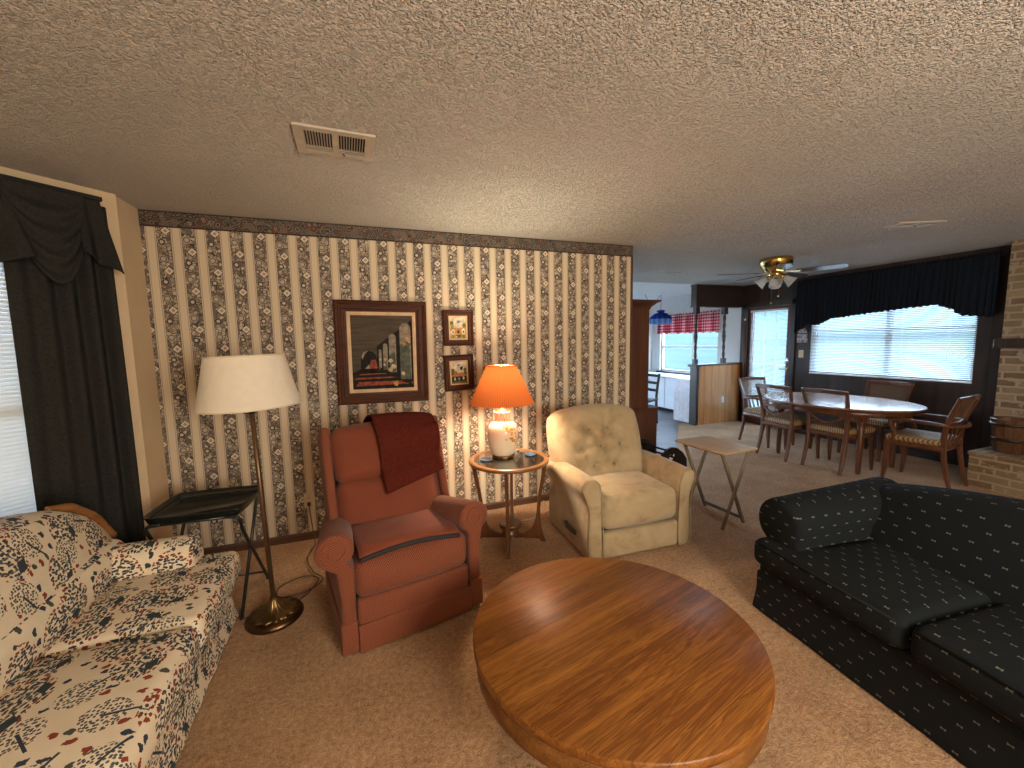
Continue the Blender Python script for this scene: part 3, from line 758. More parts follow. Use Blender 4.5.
mb = MB(); mb.rc((0.61, 0.56, 0.20), (0, 0.28, 0.365), 0.055, 4, 6, (0, 0.025, 0.03)); mb.build('seat', RED, RO, uv=True)
mb = MB(); mb.rc((0.60, 0.06, 0.26), (0, 0.025, 0.145), 0.02, 3, 5, (0, 0.012, 0)); fr = mb.build('footrest', RED, RO, uv=True)
mb = MB(); mb.rc((0.605, 0.012, 0.145), (0, -0.016, 0.085), 0.005, 2, 4, (0, 0.006, 0)); mb.build('footrest_flap', RED, fr, uv=True)
mb = MB(); mb.span((-0.30, 0.05, 0), (0.30, 0.66, 0.06)); mb.build('base', BLACK, RO)
TB = T(0, 0.335, 0.44) @ Matrix.Rotation(math.radians(-19), 4, 'X')
mb = MB(); mb.rc((0.61, 0.19, 0.37), (0, 0.10, 0.155), 0.07, 4, 7, (0.01, 0.045, 0.01), M=TB); mb.build('lumbar_pillow', REDP, RO, uv=True)
def headfn(p, u):
    return V((p.x * (1 + 0.02 * u[2]), p.y, p.z - 0.014 * u[0] ** 2 * (u[2] > 0) * u[2]))
mb = MB(); mb.rc((0.61, 0.20, 0.34), (0, 0.085, 0.48), 0.06, 4, 7, (0.01, 0.05, 0.01), headfn, M=TB); mb.build('head_pillow', REDP, RO, uv=True)
mb = MB(); mb.rc((0.71, 0.13, 0.66), (0, 0.225, 0.26), 0.04, 4, 6, (0, 0.02, 0.0), lambda p, u: V((p.x, p.y, p.z - 0.05 * u[0] ** 2 * (u[2] > 0) * u[2])), M=TB); bf = mb.build('back_frame', RED, RO, uv=True)
for sx in (-1, 1):
    mb = MB(); mb.rc((0.05, 0.22, 0.72), (0.335 * sx, 0.115, 0.29), 0.022, 3, 4, M=TB); mb.build('back_wing', RED, RO, uv=True)
# loose seat pad
def place_like(o, root):
    o.location = root.location; o.rotation_euler = root.rotation_euler
PAD = thing('seat_pad', 'flat rust seat pad with dark binding lying on the red recliner seat', 'seat pad', RO.location[:], RO.rotation_euler[2])
def padz(x, y): return 0.497 + 0.012 * math.cos(x * 5) - 0.45 * max(0, 0.075 - y) - 0.03 * x
def padf(u, v):
    x = -0.275 + 0.53 * u; y = 0.012 + 0.33 * v + 0.02 * math.sin(u * 3)
    return (x, y, padz(x, y))
mb = MB(); mb.sheet(padf, 16, 14, 0.02); mb.build('pad', REDP, PAD, uv=True)
mb = MB(); mb.tube([V(padf(i / 20, 0)) + V((0, -0.004, -0.006)) for i in range(21)], 0.0125, 8); mb.build('binding', PADEDGE, PAD)
# throw over the back
def throwf(u, v):
    # u across, v from behind the top over and down the front
    x = -0.075 + 0.385 * u + 0.04 * max(0, v - 0.45) * (1 - u)
    s = v * (0.755 - 0.035 * u)
    if s < 0.16: y, z = 0.31, 0.50 + s
    elif s < 0.30:
        a = (s - 0.16) / 0.14 * PI; y, z = 0.125 + 0.155 * math.cos(a), 0.66 + 0.045 * math.sin(a)
    else:
        d = s - 0.30; y, z = -0.030 - 0.055 * abs(math.sin(min(1.25, d / 0.30) * PI)) - 0.012 * min(1, d / 0.1), 0.66 - d * (1.0 - 0.12 * u)
    z -= 0.028 * ((x / 0.30) ** 2) * (z > 0.6)
    y -= 0.006 + 0.006 * math.sin(u * 9 + v * 3)
    p = TB @ V((x, y, z)); return p
mb = MB(); mb.sheet(throwf, 18, 34, 0.009)
th = mb.build('throw_blanket', THROW); place_like(th, RO)
tag(th, 'burgundy throw draped over the top of the rust recliner back', 'blanket')

# --- beige recliner
BO = thing('recliner', 'beige tufted suede recliner with stained arms beside the glass topped end table', 'recliner', (1.792, 2.295, 0), math.radians(-2.0))
BO.scale = (1.05, 1, 1)
def beige_arm(sx):
    o = [(0.300, 0.015), (0.395, 0.015), (0.405, 0.20), (0.400, 0.36), (0.428, 0.44), (0.448, 0.485), (0.446, 0.525), (0.42, 0.552), (0.38, 0.560), (0.345, 0.552), (0.322, 0.53), (0.312, 0.49), (0.302, 0.40), (0.30, 0.2)]
    o = [(0.345 + (x - 0.345) * (0.9 if sx > 0 and x > 0.40 else 1), z) for x, z in o]
    pl = catmull([(x * sx, 0, z) for x, z in o], 3, True); poly = [(p.x, p.z) for p in pl]
    def fn(p):
        t = max(0, min(1, p.y / 0.66)); lift = 0.012 * t + 0.010 * math.sin(t * PI) + (0.030 if sx < 0 else 0.012) * (1 - t)
        k = max(0, min(1, (p.z - 0.3) / 0.2))
        return V((p.x + sx * 0.0 * t, p.y, p.z + lift * k))
    mb = MB(); mb.profile(poly, 0.0, 0.70, 0.025, 4, fn); return mb
for sx in (-1, 1):
    a = beige_arm(sx).build('arm', SUEDE, BO)
    o = [(0.304, 0.02), (0.391, 0.02), (0.401, 0.20), (0.397, 0.36), (0.443, 0.485), (0.441, 0.522), (0.416, 0.546), (0.38, 0.554), (0.349, 0.546), (0.328, 0.526), (0.318, 0.49), (0.306, 0.40)]
    o = [(0.345 + (x - 0.345) * (0.9 if sx > 0 and x > 0.40 else 1), z) for x, z in o]
    w = MB(); w.tube([(p.x * sx, -0.002, p.z + (0.030 if sx < 0 else 0.012) * max(0, min(1, (p.z - 0.3) / 0.2))) for p in catmull([(x, 0, z) for x, z in o], 4, True)], 0.0035, 6, closed=True); w.build('front_piping', SUEDE, a)
mb = MB(); mb.rc((0.60, 0.58, 0.235), (0, 0.285, 0.325), 0.06, 4, 8, (0, 0.02, 0.035)); mb.build('seat', SUEDE, BO)
mb = MB(); mb.rc((0.595, 0.07, 0.185), (0, 0.03, 0.105), 0.022, 3, 5, (0, 0.02, 0)); mb.build('footrest', SUEDE, BO)
TUF = [(-0.09, 0.43), (0.075, 0.43), (-0.17, 0.29), (-0.005, 0.29), (0.16, 0.29), (-0.075, 0.14), (0.09, 0.14)]
def tuft(p, u):
    x, z = p.x, p.z + 0.325
    d = 0
    for tx, tz in TUF:
        q = ((x - tx) ** 2 + (z - tz) ** 2); d = max(d, 0.050 * math.exp(-q / 0.0016))
    for i, (ax, az) in enumerate(TUF):
        for bx, bz in TUF[i + 1:]:
            L = math.hypot(bx - ax, bz - az)
            if L < 0.19:
                t = max(0, min(1, ((x - ax) * (bx - ax) + (z - az) * (bz - az)) / L / L))
                q = (x - ax - t * (bx - ax)) ** 2 + (z - az - t * (bz - az)) ** 2
                d = max(d, 0.015 * math.exp(-q / 0.00045))
    yy = p.y + (d if u[1] < 0 else 0)
    top = max(0, u[2]); w = 1 + 0.10 * math.sin(max(0, min(1, (u[2] + 1) / 2)) * PI * 0.9)
    return V((p.x * w, yy, p.z - 0.055 * u[0] ** 2 * top ** 2))
BB = T(-0.04, 0.385, 0.40) @ Matrix.Rotation(math.radians(-17), 4, 'X')
mb = MB(); mb.rc((0.715, 0.20, 0.65), (0, 0.12, 0.325), 0.085, 5, (30, 3, 26), (0.0, 0.05, 0.0), tuft, M=BB); bk = mb.build('backrest', SUEDE, BO)
for tx, tz in TUF:
    mb = MB(); mb.lathe([(0, 0.006), (0.008, 0.004), (0.011, 0), (0.011, -0.006)], 12, M=BB @ T(tx, -0.004, tz) @ Matrix.Rotation(PI / 2, 4, 'X')); mb.build('button', SUEDE, bk)
mb = MB(); mb.rc((0.66, 0.10, 0.58), (0, 0.25, 0.24), 0.04, 3, 4, M=BB); mb.build('back_frame', SUEDE, BO)
mb = MB(); mb.span((-0.34, 0.04, 0), (0.34, 0.66, 0.05)); mb.build('base', BLACK, BO)
mb = MB(); mb.bar([(-0.412, 0.36, 0.145), (-0.425, 0.30, 0.15), (-0.43, 0.15, 0.165)], 0.034, 0.016, up=(1, 0, 0)); mb.lathe([(0.022, 0), (0.022, 0.014), (0, 0.016)], 14, M=T(-0.402, 0.34, 0.147) @ Matrix.Rotation(-PI / 2, 4, 'Y')); mb.build('lever', BLACK, BO)

# --- floral sofa (faces +x)
FS = thing('sofa', 'cream floral camel back sofa below the curtained bay window', 'sofa', (-0.715, 1.56, 0), math.radians(91.5))
def flare(p, u):
    f = max(0, -u[2]) ** 1.5 * 0.02
    return V((p.x + f * u[0], p.y + f * u[1] + 0.004 * math.sin(p.x * 30) * max(0, -u[2]), p.z))
mb = MB(); mb.rc((1.98, 0.76, 0.25), (0, 0.40, 0.135), 0.02, 2, (24, 8, 5), fn=flare); mb.build('skirt', FLORAL, FS, uv=True)
mb = MB(); mb.rc((1.94, 0.70, 0.09), (0, 0.40, 0.265), 0.03, 3, 4); mb.build('seat_deck', FLORAL, FS, uv=True)
for c in (-0.63, 0.0, 0.635):
    mb = MB(); mb.rc((0.625 if c == 0 else 0.64, 0.60, 0.15), (c, 0.255, 0.36), 0.045, 4, 6, (0.004, 0.012, 0.022)); mb.build('seat_cushion', FLORAL, FS, uv=True)
def crest(x):
    P = [(0, 0.915), (0.40, 0.89), (0.60, 0.87), (0.75, 0.835), (0.87, 0.78), (0.975, 0.69), (1.05, 0.55)]
    x = abs(x)
    for (a, b), (c, d) in zip(P, P[1:]):
        if x <= c: return b + (d - b) * (x - a) / (c - a)
    return P[-1][1]
def backfn(zb):
    def fn(p, u):
        t = (u[2] + 1) / 2; h = crest(p.x) - zb
        return V((p.x, p.y + 0.10 * t * t, zb + t * h))
    return fn
mb = MB(); mb.rc((2.08, 0.20, 1.0), (0, 0.555, 0), 0.07, 4, (26, 3, 10), (0, 0.03, 0), backfn(0.36)); mb.build('backrest', FLORAL, FS, uv=True)
mb = MB(); mb.rc((1.94, 0.13, 0.20), (0, 0.492, 0.50), 0.06, 4, (10, 3, 3), (0, 0.012, 0.01)); mb.build('lumbar_roll', FLORAL, FS, uv=True)
HONEY = wood('honey_trim_wood', (0.20, 0.075, 0.02), (0.42, 0.19, 0.06), 0, 1.5, 0.3)
for sx in (-1, 1):
    xs = [0.76 + 0.295 * i / 24 for i in range(25)]
    pts = [(sx * (x + 0.012 + 0.012 * i / 24), 0.54 + 0.10 * ((crest(x) - 0.36) / 0.555) ** 2, crest(x) + 0.004) for i, x in enumerate(xs)]
    mb = MB(); mb.tube(pts, [0.010 + 0.020 * min(1, i / 8) for i in range(25)], 10); mb.build('crest_trim', HONEY, FS)
for sx in (-1, 1):
    poly = [(0.765 * sx, 0.30), (0.955 * sx, 0.30), (0.96 * sx, 0.45)] + [(x * sx, z) for x, z in arc(0.865, 0.485, 0.092, 5, 175, 12)] + [(0.768 * sx, 0.44)]
    mb = MB(); mb.profile(poly, 0.115, 0.66, 0.03, 3, lambda p: V((p.x, p.y, p.z + 0.02 * max(0, p.y - 0.2)))); mb.build('arm', FLORAL, FS, uv=True)

# --- navy sofa (faces -x)
NS = thing('sofa', 'dark navy sofa with small pale marks and rolled arms behind the coffee table', 'sofa', (1.879, 0.50, 0), math.radians(-95.6))
def flare2(p, u):
    f = max(0, -u[2]) * 0.012
    return V((p.x + f * u[0], p.y + f * u[1] + 0.003 * math.sin(p.x * 14) * max(0, -u[2]), p.z))
mb = MB(); mb.rc((2.18, 0.86, 0.225), (0, 0.46, 0.1125), 0.015, 2, (24, 6, 4), fn=flare2); mb.build('skirt', NAVY, NS, uv=True)
mb = MB(); mb.rc((2.17, 0.84, 0.08), (0, 0.455, 0.245), 0.03, 3, 4); mb.build('seat_deck', NAVY, NS, uv=True)
def tcush(sgn):
    def fn(p, u):
        x = p.x
        if sgn and p.y > -0.13:                    # step back behind the arm front
            lim = 0.115
            if x * sgn > lim: x = sgn * (lim + (x * sgn - lim) * 0.05)
        return V((x, p.y, p.z))
    return fn
for c in (-0.735, 0.0, 0.735):
    sg = 0 if c == 0 else (1 if c > 0 else -1)
    mb = MB(); mb.rc((0.73, 0.66, 0.15), (c, 0.325, 0.345), 0.05, 4, (12, 12, 3), (0.0, 0.012, 0.03), tcush(sg)); cu = mb.build('seat_cushion', NAVY, NS, uv=True)
    mb = MB(); mb.tube([(c - 0.335, 0.0, 0.398), (c, -0.010, 0.404), (c + 0.335, 0.0, 0.398)], 0.006, 6); mb.build('welt', NAVY, cu, uv=True)
def ncrest(x): return 0.80 - 0.14 * (abs(x) / 1.05) ** 2.2
def nback(p, u):
    t = (u[2] + 1) / 2; h = ncrest(p.x) - 0.33
    return V((p.x, p.y + 0.13 * t + 0.05 * t * t, 0.33 + h * t))
mb = MB(); mb.rc((2.08, 0.21, 1.0), (0, 0.61, 0), 0.09, 5, (20, 3, 10), (0, 0.03, 0), nback); mb.build('backrest', NAVY, NS, uv=True)
for sx in (-1, 1):
    poly = [(0.87 * sx, 0.27), (1.06 * sx, 0.27), (1.06 * sx, 0.41)] + [(x * sx, z) for x, z in arc(1.0, 0.525, 0.134, -55, 200, 18)] + [(0.87 * sx, 0.42)]
    def fn(p):
        t = max(0, (p.y - 0.1) / 0.8); return V((p.x, p.y, p.z + (0.045 * t if p.z > 0.4 else 0)))
    mb = MB(); mb.profile(poly, 0.06, 0.86, 0.03, 3, fn); a = mb.build('arm', NAVY, NS, uv=True)

# ------------------------------------------------------------------ tables and lamps
ang = math.radians(14)
CT = thing('coffee_table', 'round golden oak coffee table in front of both recliners', 'coffee table', (0.858, 1.278, 0), ang)
R0 = 0.534
el = lambda a, z: 1.0 + 0.022 * math.cos(2 * (a + ang + math.radians(35)))
mb = MB(); mb.lathe([(0, 0.366), (R0 - 0.004, 0.366), (R0, 0.369), (R0 + 0.001, 0.384), (R0, 0.396), (R0 - 0.005, 0.400), (0, 0.400)], 96, fn=el); mb.build('tabletop', OAK, CT)
mb = MB(); mb.lathe([(R0 - 0.045, 0.278), (R0 - 0.014, 0.278), (R0 - 0.011, 0.282), (R0 - 0.011, 0.3665), (R0 - 0.045, 0.3665), (R0 - 0.045, 0.278)], 96, fn=el); mb.build('apron', OAKE, CT)
for k in range(4):
    a = PI - ang - math.radians(18) + k * PI / 2
    x, y = 0.425 * math.cos(a), 0.425 * math.sin(a)
    mb = MB(); mb.rc((0.07, 0.07, 0.31), (x, y, 0.215), 0.008, 2, 1, fn=lambda p, u: V((p.x * (0.82 + 0.18 * (u[2] + 1) / 2), p.y * (0.82 + 0.18 * (u[2] + 1) / 2), p.z)), smooth=False); lg = mb.build('leg', OAKE, CT)
    mb = MB(); mb.tube([(x - 0.012, y, 0.022), (x + 0.012, y, 0.022)], 0.022, 14); mb.tube([(x, y, 0.03), (x, y, 0.065)], 0.008, 8); mb.build('caster', BLACK, lg)

ET = thing('end_table', 'round glass topped end table on curved wooden legs between the recliners', 'end table', (0.985, 2.83, 0), 0)
mb = MB(); prof = [(0.262, 0.636), (0.266, 0.625), (0.290, 0.623), (0.302, 0.630), (0.304, 0.642), (0.298, 0.650), (0.270, 0.651), (0.263, 0.646), (0.262, 0.636)]
mb.lathe(prof, 64); mb.build('rim', RIMW, ET)
mb = MB(); mb.lathe([(0, 0.640), (0.264, 0.640), (0.264, 0.647), (0, 0.647)], 64, smooth=False); mb.build('glass_top', TGLASS, ET)
a0 = math.atan2(-0.24, -0.105)
outer = [(0.288, 0, 0.625), (0.272, 0, 0.52), (0.242, 0, 0.36), (0.232, 0, 0.22), (0.245, 0, 0.10), (0.272, 0, 0.0)]
inner = [(0.238, 0, 0.0), (0.225, 0, 0.025), (0.03, 0, 0.03), (0.03, 0, 0.06), (0.11, 0, 0.068), (0.165, 0, 0.11), (0.198, 0, 0.20), (0.213, 0, 0.34), (0.240, 0, 0.50), (0.252, 0, 0.625)]
poly = [(p.x, p.z) for p in catmull(outer, 5)] + [(p.x, p.z) for p in [V(q) for q in inner[:4]] + catmull(inner[4:], 5)]
for k in range(4):
    mb = MB(); mb.prism(poly, 0.024, M=rotz(a0 + k * PI / 2)); mb.build('leg', WALN, ET)
mb = MB(); mb.lathe([(0, 0.06), (0.06, 0.06), (0.066, 0.07), (0.04, 0.085), (0.04, 0.10), (0.082, 0.115), (0.088, 0.145), (0.080, 0.15), (0, 0.135)], 28); mb.build('centre_finial', WALN, ET)

TL = thing('table_lamp', 'lit cream vase table lamp with pleated orange shade on the end table', 'table lamp', (0.968, 2.915, 0.648), 0)
mb = MB(); mb.lathe([(0, 0), (0.086, 0), (0.088, 0.008), (0.078, 0.016), (0, 0.016)], 32); mb.build('base', ABRASS, TL)
mb = MB(); mb.lathe([(0, 0.016), (0.078, 0.016), (0.092, 0.035), (0.110, 0.09), (0.117, 0.15), (0.116, 0.205), (0.105, 0.25), (0.076, 0.274), (0.057, 0.286), (0.055, 0.30), (0.066, 0.345), (0.062, 0.355), (0, 0.355)], 48); mb.build('vase_body', VASE, TL)
mb = MB(); mb.lathe([(0.058, 0.355), (0.058, 0.362), (0.03, 0.366), (0.018, 0.372), (0.018, 0.43), (0, 0.43)], 24); mb.tube([(0.0, 0, 0.43), (0.03, 0, 0.44)], 0.006, 6); mb.build('socket', ABRASS, TL)
SB, ST, RB, RT = 0.415, 0.70, 0.243, 0.112
mb = MB(); nn = 220
for side in (0, 1):
    pass
prof = [(RB, SB), (RB - 0.001, SB + 0.004), (RT, ST)]
pl = lambda a, z: 1.0 + (0.008 if int(round(a / (2 * PI) * nn)) % 2 else -0.004)
vs, fs = [], []
for i in range(9):
    t = i / 8
    for k in range(nn):
        a = 2 * PI * k / nn; r = (RB + (RT - RB) * t) * pl(a, 0); vs.append((r * math.cos(a), r * math.sin(a), SB + (ST - SB) * t))
for i in range(8):
    for k in range(nn): fs.append((i * nn + k, i * nn + (k + 1) % nn, (i + 1) * nn + (k + 1) % nn, (i + 1) * nn + k))
mb.add(vs, fs, False); mb.build('lamp_shade', SHADEO, TL)
mb = MB(); mb.tube([(RT * math.cos(a), RT * math.sin(a), ST) for a in [2 * PI * i / 40 for i in range(40)]], 0.004, 6, closed=True)
for k in range(3):
    a = k * 2 * PI / 3 + 0.4; mb.tube([(0, 0, ST - 0.004), (RT * math.cos(a), RT * math.sin(a), ST)], 0.002, 5)
mb.lathe([(0.004, ST - 0.01), (0.012, ST + 0.004), (0.014, ST + 0.014), (0.006, ST + 0.026), (0, ST + 0.028)], 14); mb.build('shade_ring_and_finial', BRASS, TL)
N = NT('lit_bulb'); tr = N.n('ShaderNodeBsdfTransparent'); em = N.n('ShaderNodeEmission', Color=(1, 0.72, 0.38), Strength=4.0); ad = N.n('ShaderNodeAddShader')
N.t.links.new(tr.outputs[0], ad.inputs[0]); N.t.links.new(em.outputs[0], ad.inputs[1]); BULB = N.done(ad.outputs[0])
mb = MB(); mb.lathe([(0.013, 0.43), (0.016, 0.445), (0.029, 0.48), (0.031, 0.50), (0.024, 0.522), (0, 0.532)], 20); mb.build('bulb', BULB, TL)
def coaster(name, x, y, label):
    mb = MB(); mb.lathe([(0, 0), (0.042, 0), (0.048, 0.008), (0.045, 0.010), (0.040, 0.006), (0, 0.006)], 28)
    o = mb.build('coaster', plain('slate_blue_glaze', (0.06, 0.11, 0.20), 0.25)); o.location = (x, y, 0.6475); return tag(o, label, 'coaster', 'blue coasters on the end table')
coaster('c', 0.815, 2.86, 'blue round coaster on the end table left of the lit lamp'); coaster('c', 1.17, 2.86, 'blue round coaster on the end table right of the lit lamp')
mb = MB(); mb.tube(catmull([(1.012, 3.012, 0.655), (1.06, 3.06, 0.657), (1.12, 3.13, 0.62), (1.12, 3.16, 0.2), (1.08, 3.16, 0.02), (1.25, 3.10, 0.012), (1.5, 3.22, 0.012), (1.52, 3.40, 0.02)], 8), 0.004, 6)
cd = mb.build('lamp_cord', IVORY); tag(cd, 'thin cord trailing from the lit table lamp across the carpet', 'cord')

# floor lamp
FL = thing('floor_lamp', 'bronze floor lamp with wide cream shade behind the floral sofa arm', 'floor lamp', (-0.550, 2.485, 0), 0)
FL.rotation_euler = (0, math.radians(-1.5), 0)
def flute(a, z): return 1 + (0.06 * math.cos(a * 14) if 0.035 < z < 0.10 else 0)
mb = MB(); mb.lathe([(0, 0), (0.140, 0), (0.146, 0.010), (0.143, 0.024), (0.128, 0.034), (0.118, 0.037), (0, 0.037)], 56); bs = mb.build('base', BRONZE, FL)
mb = MB(); mb.lathe([(0.112, 0.037), (0.105, 0.044), (0.085, 0.047), (0.065, 0.050), (0.048, 0.056), (0.032, 0.074), (0.022, 0.095), (0.016, 0.125)], 84, fn=flute); mb.build('cast_ornament', ABRASS, bs)
mb = MB(); mb.tube([(0, 0, 0.12), (0, 0, 0.7), (0, 0, 1.24)], [0.013, 0.0135, 0.012], 14); mb.build('pole', POLE, FL)
mb = MB(); mb.lathe([(0.012, 1.17), (0.035, 1.185), (0.042, 1.20), (0.03, 1.225), (0.014, 1.24)], 20)
for k in range(3):
    a = k * 2 * PI / 3 + 0.3; c, s_ = math.cos(a), math.sin(a)
    mb.tube(catmull([(0.02 * c, 0.02 * s_, 1.19), (0.07 * c, 0.07 * s_, 1.19), (0.10 * c, 0.10 * s_, 1.22)], 5), 0.008, 8); mb.tube([(0.10 * c, 0.10 * s_, 1.215), (0.10 * c, 0.10 * s_, 1.265)], 0.017, 12)
mb.build('socket_cluster', BRONZE, FL)
mb = MB(); vs, fs = [], []; nn = 96; B = (0.235, 1.215); Tt = (0.182, 1.478)
for i in range(9):
    t = i / 8
    for k in range(nn):
        a = 2 * PI * k / nn; r = (B[0] + (Tt[0] - B[0]) * t) * (1.001 if k % 2 else 0.999) + 0.006 * (1 - t) ** 3; vs.append((r * math.cos(a), r * math.sin(a), B[1] + (Tt[1] - B[1]) * t))
for i in range(8):
    for k in range(nn): fs.append((i * nn + k, i * nn + (k + 1) % nn, (i + 1) * nn + (k + 1) % nn, (i + 1) * nn + k))
mb.add(vs, fs, True); sh = mb.build('lamp_shade', SHADEC, FL)
mb = MB()
for r, z in ((B[0] + 0.006, B[1]), (Tt[0], Tt[1])): mb.tube([(r * math.cos(a), r * math.sin(a), z) for a in [2 * PI * i / 60 for i in range(60)]], 0.004, 6, closed=True)
mb.build('shade_rim_tape', plain('shade_rim_cloth', (0.68, 0.60, 0.46), 0.8), sh)
mb = MB()
for k in range(3):
    a = k * 2 * PI / 3; mb.tube([(0, 0, 1.46), (Tt[0] * math.cos(a), Tt[0] * math.sin(a), Tt[1])], 0.0022, 5)
mb.tube([(0, 0, 1.24), (0, 0, 1.47)], 0.004, 6); mb.build('shade_spider', BRASS, FL)
mb = MB(); pts = [(-0.47, 2.56, 0.012), (-0.40, 2.66, 0.010), (-0.36, 2.80, 0.012), (-0.46, 2.86, 0.012), (-0.58, 2.78, 0.012), (-0.56, 2.66, 0.014), (-0.42, 2.66, 0.016), (-0.33, 2.78, 0.012), (-0.40, 2.90, 0.012), (-0.46, 3.10, 0.012), (-0.43, 3.30, 0.02), (-0.455, 3.425, 0.10), (-0.468, 3.432, 0.24), (-0.47, 3.435, 0.28)]
mb.tube(catmull(pts, 8), 0.0035, 6); mb.rc((0.026, 0.022, 0.03), (-0.47, 3.432, 0.292), 0.006, 2, 1)
tag(mb.build('lamp_cord', plain('brown_cord', (0.06, 0.03, 0.015), 0.5)), 'brown cord coiled by the floor lamp and plugged into the wall', 'cord')
OT = thing('wall_outlet', 'ivory outlet low on the striped wall beside the rust recliner', 'outlet', (-0.468, YW, 0.315), 0)
mb = MB(); mb.rc((0.072, 0.007, 0.116), (0, -0.0035, 0), 0.003, 2, 0, smooth=False); mb.build('plate', IVORY, OT)
for z in (-0.024, 0.024):
    mb = MB(); mb.rc((0.034, 0.004, 0.03), (0, -0.008, z), 0.006, 3, 0); so = mb.build('socket', IVORY, OT)
    mb = MB(); mb.span((-0.008, -0.0112, z - 0.006), (-0.005, -0.0098, z + 0.006), 0.0003); mb.span((0.005, -0.0112, z - 0.006), (0.008, -0.0098, z + 0.006), 0.0003); mb.build('slots', DARKIN, so)

# black tray table
BT = thing('tray_table', 'black metal folding tray table between the floral sofa and striped wall', 'tray table', (-0.90, 2.755, 0), math.radians(-4))
a, b = 0.235, 0.205
oct_ = [(-a, -b + 0.06), (-a + 0.06, -b), (a - 0.06, -b), (a, -b + 0.06), (a, b - 0.06), (a - 0.06, b), (-a + 0.06, b), (-a, b - 0.06)]
oo = [(p.x, p.y) for p in catmull([(x, y, 0) for x, y in oct_], 3, True)]
mb = MB(); n = len(oo); vs, fs = [], []
for (k, z) in ((0.90, 0.598), (0.92, 0.601), (0.945, 0.618), (0.965, 0.634), (1.0, 0.637), (1.0, 0.641), (0.955, 0.639), (0.932, 0.620), (0.905, 0.603)):
    vs += [(x * k, y * k, z) for x, y in oo]
for i in range(8):
    for j in range(n): fs.append((i * n + j, i * n + (j + 1) % n, (i + 1) * n + (j + 1) % n, (i + 1) * n + j))
fs.append(tuple(range(n))[::-1]); fs.append(tuple(range(8 * n, 9 * n))); mb.add(vs, fs, True); mb.build('tray', TRAYB, BT)
for sx in (-1, 1):
    x = 0.20 * sx
    for d in (-1, 1):
        xx = x + 0.012 * d * sx
        mb = MB(); mb.tube(catmull([(xx * 0.7, -0.185 * d, 0.597), (xx, -0.19 * d, 0.585), (xx, -0.15 * d, 0.50)], 5) + [V((xx, 0.20 * d, 0.014))], 0.0095, 10); mb.rc((0.022, 0.024, 0.014), (xx, 0.203 * d, 0.007), 0.006, 2, 0)
        mb.build('leg', BLACK, BT)
for d in (-1, 1):
    mb = MB(); mb.tube([(-0.20, -0.185 * d, 0.596), (0.20, -0.185 * d, 0.596)], 0.0095, 10); mb.build('top_rail', BLACK, BT)
mb = MB(); mb.tube([(-0.20, 0.17, 0.07), (0.20, 0.17, 0.07)], 0.007, 8); mb.build('stretcher', BLACK, BT)

# wooden tray table
WT = thing('tray_table', 'light wooden folding tray table behind the beige recliner', 'tray table', (2.735, 2.575, 0), math.radians(3))
mb = MB(); mb.rc((0.385, 0.50, 0.018), (0, 0, 0.631), 0.008, 3, 0, smooth=False); mb.build('tabletop', TRAYW, WT)
for y in (-0.20, 0.18):
    for d in (-1, 1):
        mb = MB(); mb.bar([(-0.135 * d, y + 0.012 * d, 0.618), (0.135 * d, y + 0.012 * d, 0.0)], 0.028, 0.018, up=(0, 1, 0)); mb.build('leg', TRAYL, WT)
mb = MB(); mb.bar([(0.118, -0.20, 0.045), (0.118, 0.18, 0.045)], 0.028, 0.016, up=(1, 0, 0)); mb.build('stretcher', TRAYL, WT)
for x in (-0.13, 0.13):
    mb = MB(); mb.bar([(x, -0.215, 0.612), (x, 0.20, 0.612)], 0.02, 0.022, up=(1, 0, 0)); mb.build('top_rail', TRAYL, WT)
# ------------------------------------------------------------------ wall and ceiling fittings
def polyart(mb, pts, mi, y):
    mb.add([(x, y, z) for x, z in pts] + [(x, y + 0.0006, z) for x, z in pts], [tuple(range(len(pts)))] + [(i, (i + 1) % len(pts), len(pts) + (i + 1) % len(pts), len(pts) + i) for i in range(len(pts))], False, None, mi)
def picture(label, cx, cz, w, h, fw, lip, tilt, art, mats, group=None):
    t = thing('framed_picture', label, 'picture', (cx, YW - 0.002, cz), 0, group); t.rotation_euler = (0, math.radians(tilt), 0)
    prof = [(0, 0), (0, -0.030), (fw * 0.12, -0.036), (fw * 0.30, -0.030), (fw * 0.38, -0.021), (fw * 0.50, -0.021), (fw * 0.58, -0.029), (fw * 0.72, -0.029), (fw * 0.80, -0.018), (fw, -0.014), (fw, 0)]
    def ring(mb, prof, W, Hh):
        vs, fs = [], []; n = len(prof)
        for (sx, sz) in ((-1, -1), (1, -1), (1, 1), (-1, 1)):
            for d, y in prof: vs.append((sx * (W / 2 - d), y, sz * (Hh / 2 - d)))
        for c in range(4):
            for i in range(n - 1): fs.append((c * n + i, ((c + 1) % 4) * n + i, ((c + 1) % 4) * n + i + 1, c * n + i + 1))
        mb.add(vs, fs, False)
    mb = MB(); ring(mb, prof, w, h); mb.build('frame', FRAMEW, t)
    iw, ih = w - 2 * fw, h - 2 * fw
    mb = MB(); ring(mb, [(0, -0.004), (0, -0.014), (lip * 0.5, -0.0155), (lip, -0.012), (lip, -0.004)], iw + 0.004, ih + 0.004); mb.build('liner', plain('linen_liner', (0.58, 0.42, 0.26), 0.7), t)
    aw, ah = iw - 2 * lip + 0.006, ih - 2 * lip + 0.006
    mb = MB(); mb.span((-aw / 2, -0.006, -ah / 2), (aw / 2, -0.001, ah / 2), 0.0002); art(mb, aw, ah); mb.build('painting', mats, t)
OILW = wood('painted_plank_gloom', (0.045, 0.036, 0.025), (0.13, 0.105, 0.075), 0, 3, 0.6, 0.5, None, 0.12)
P_ = lambda n, c, r=0.6, v=0.25, s=30: plain(n, c, r, 0, v, s, 0.0, 0.12)
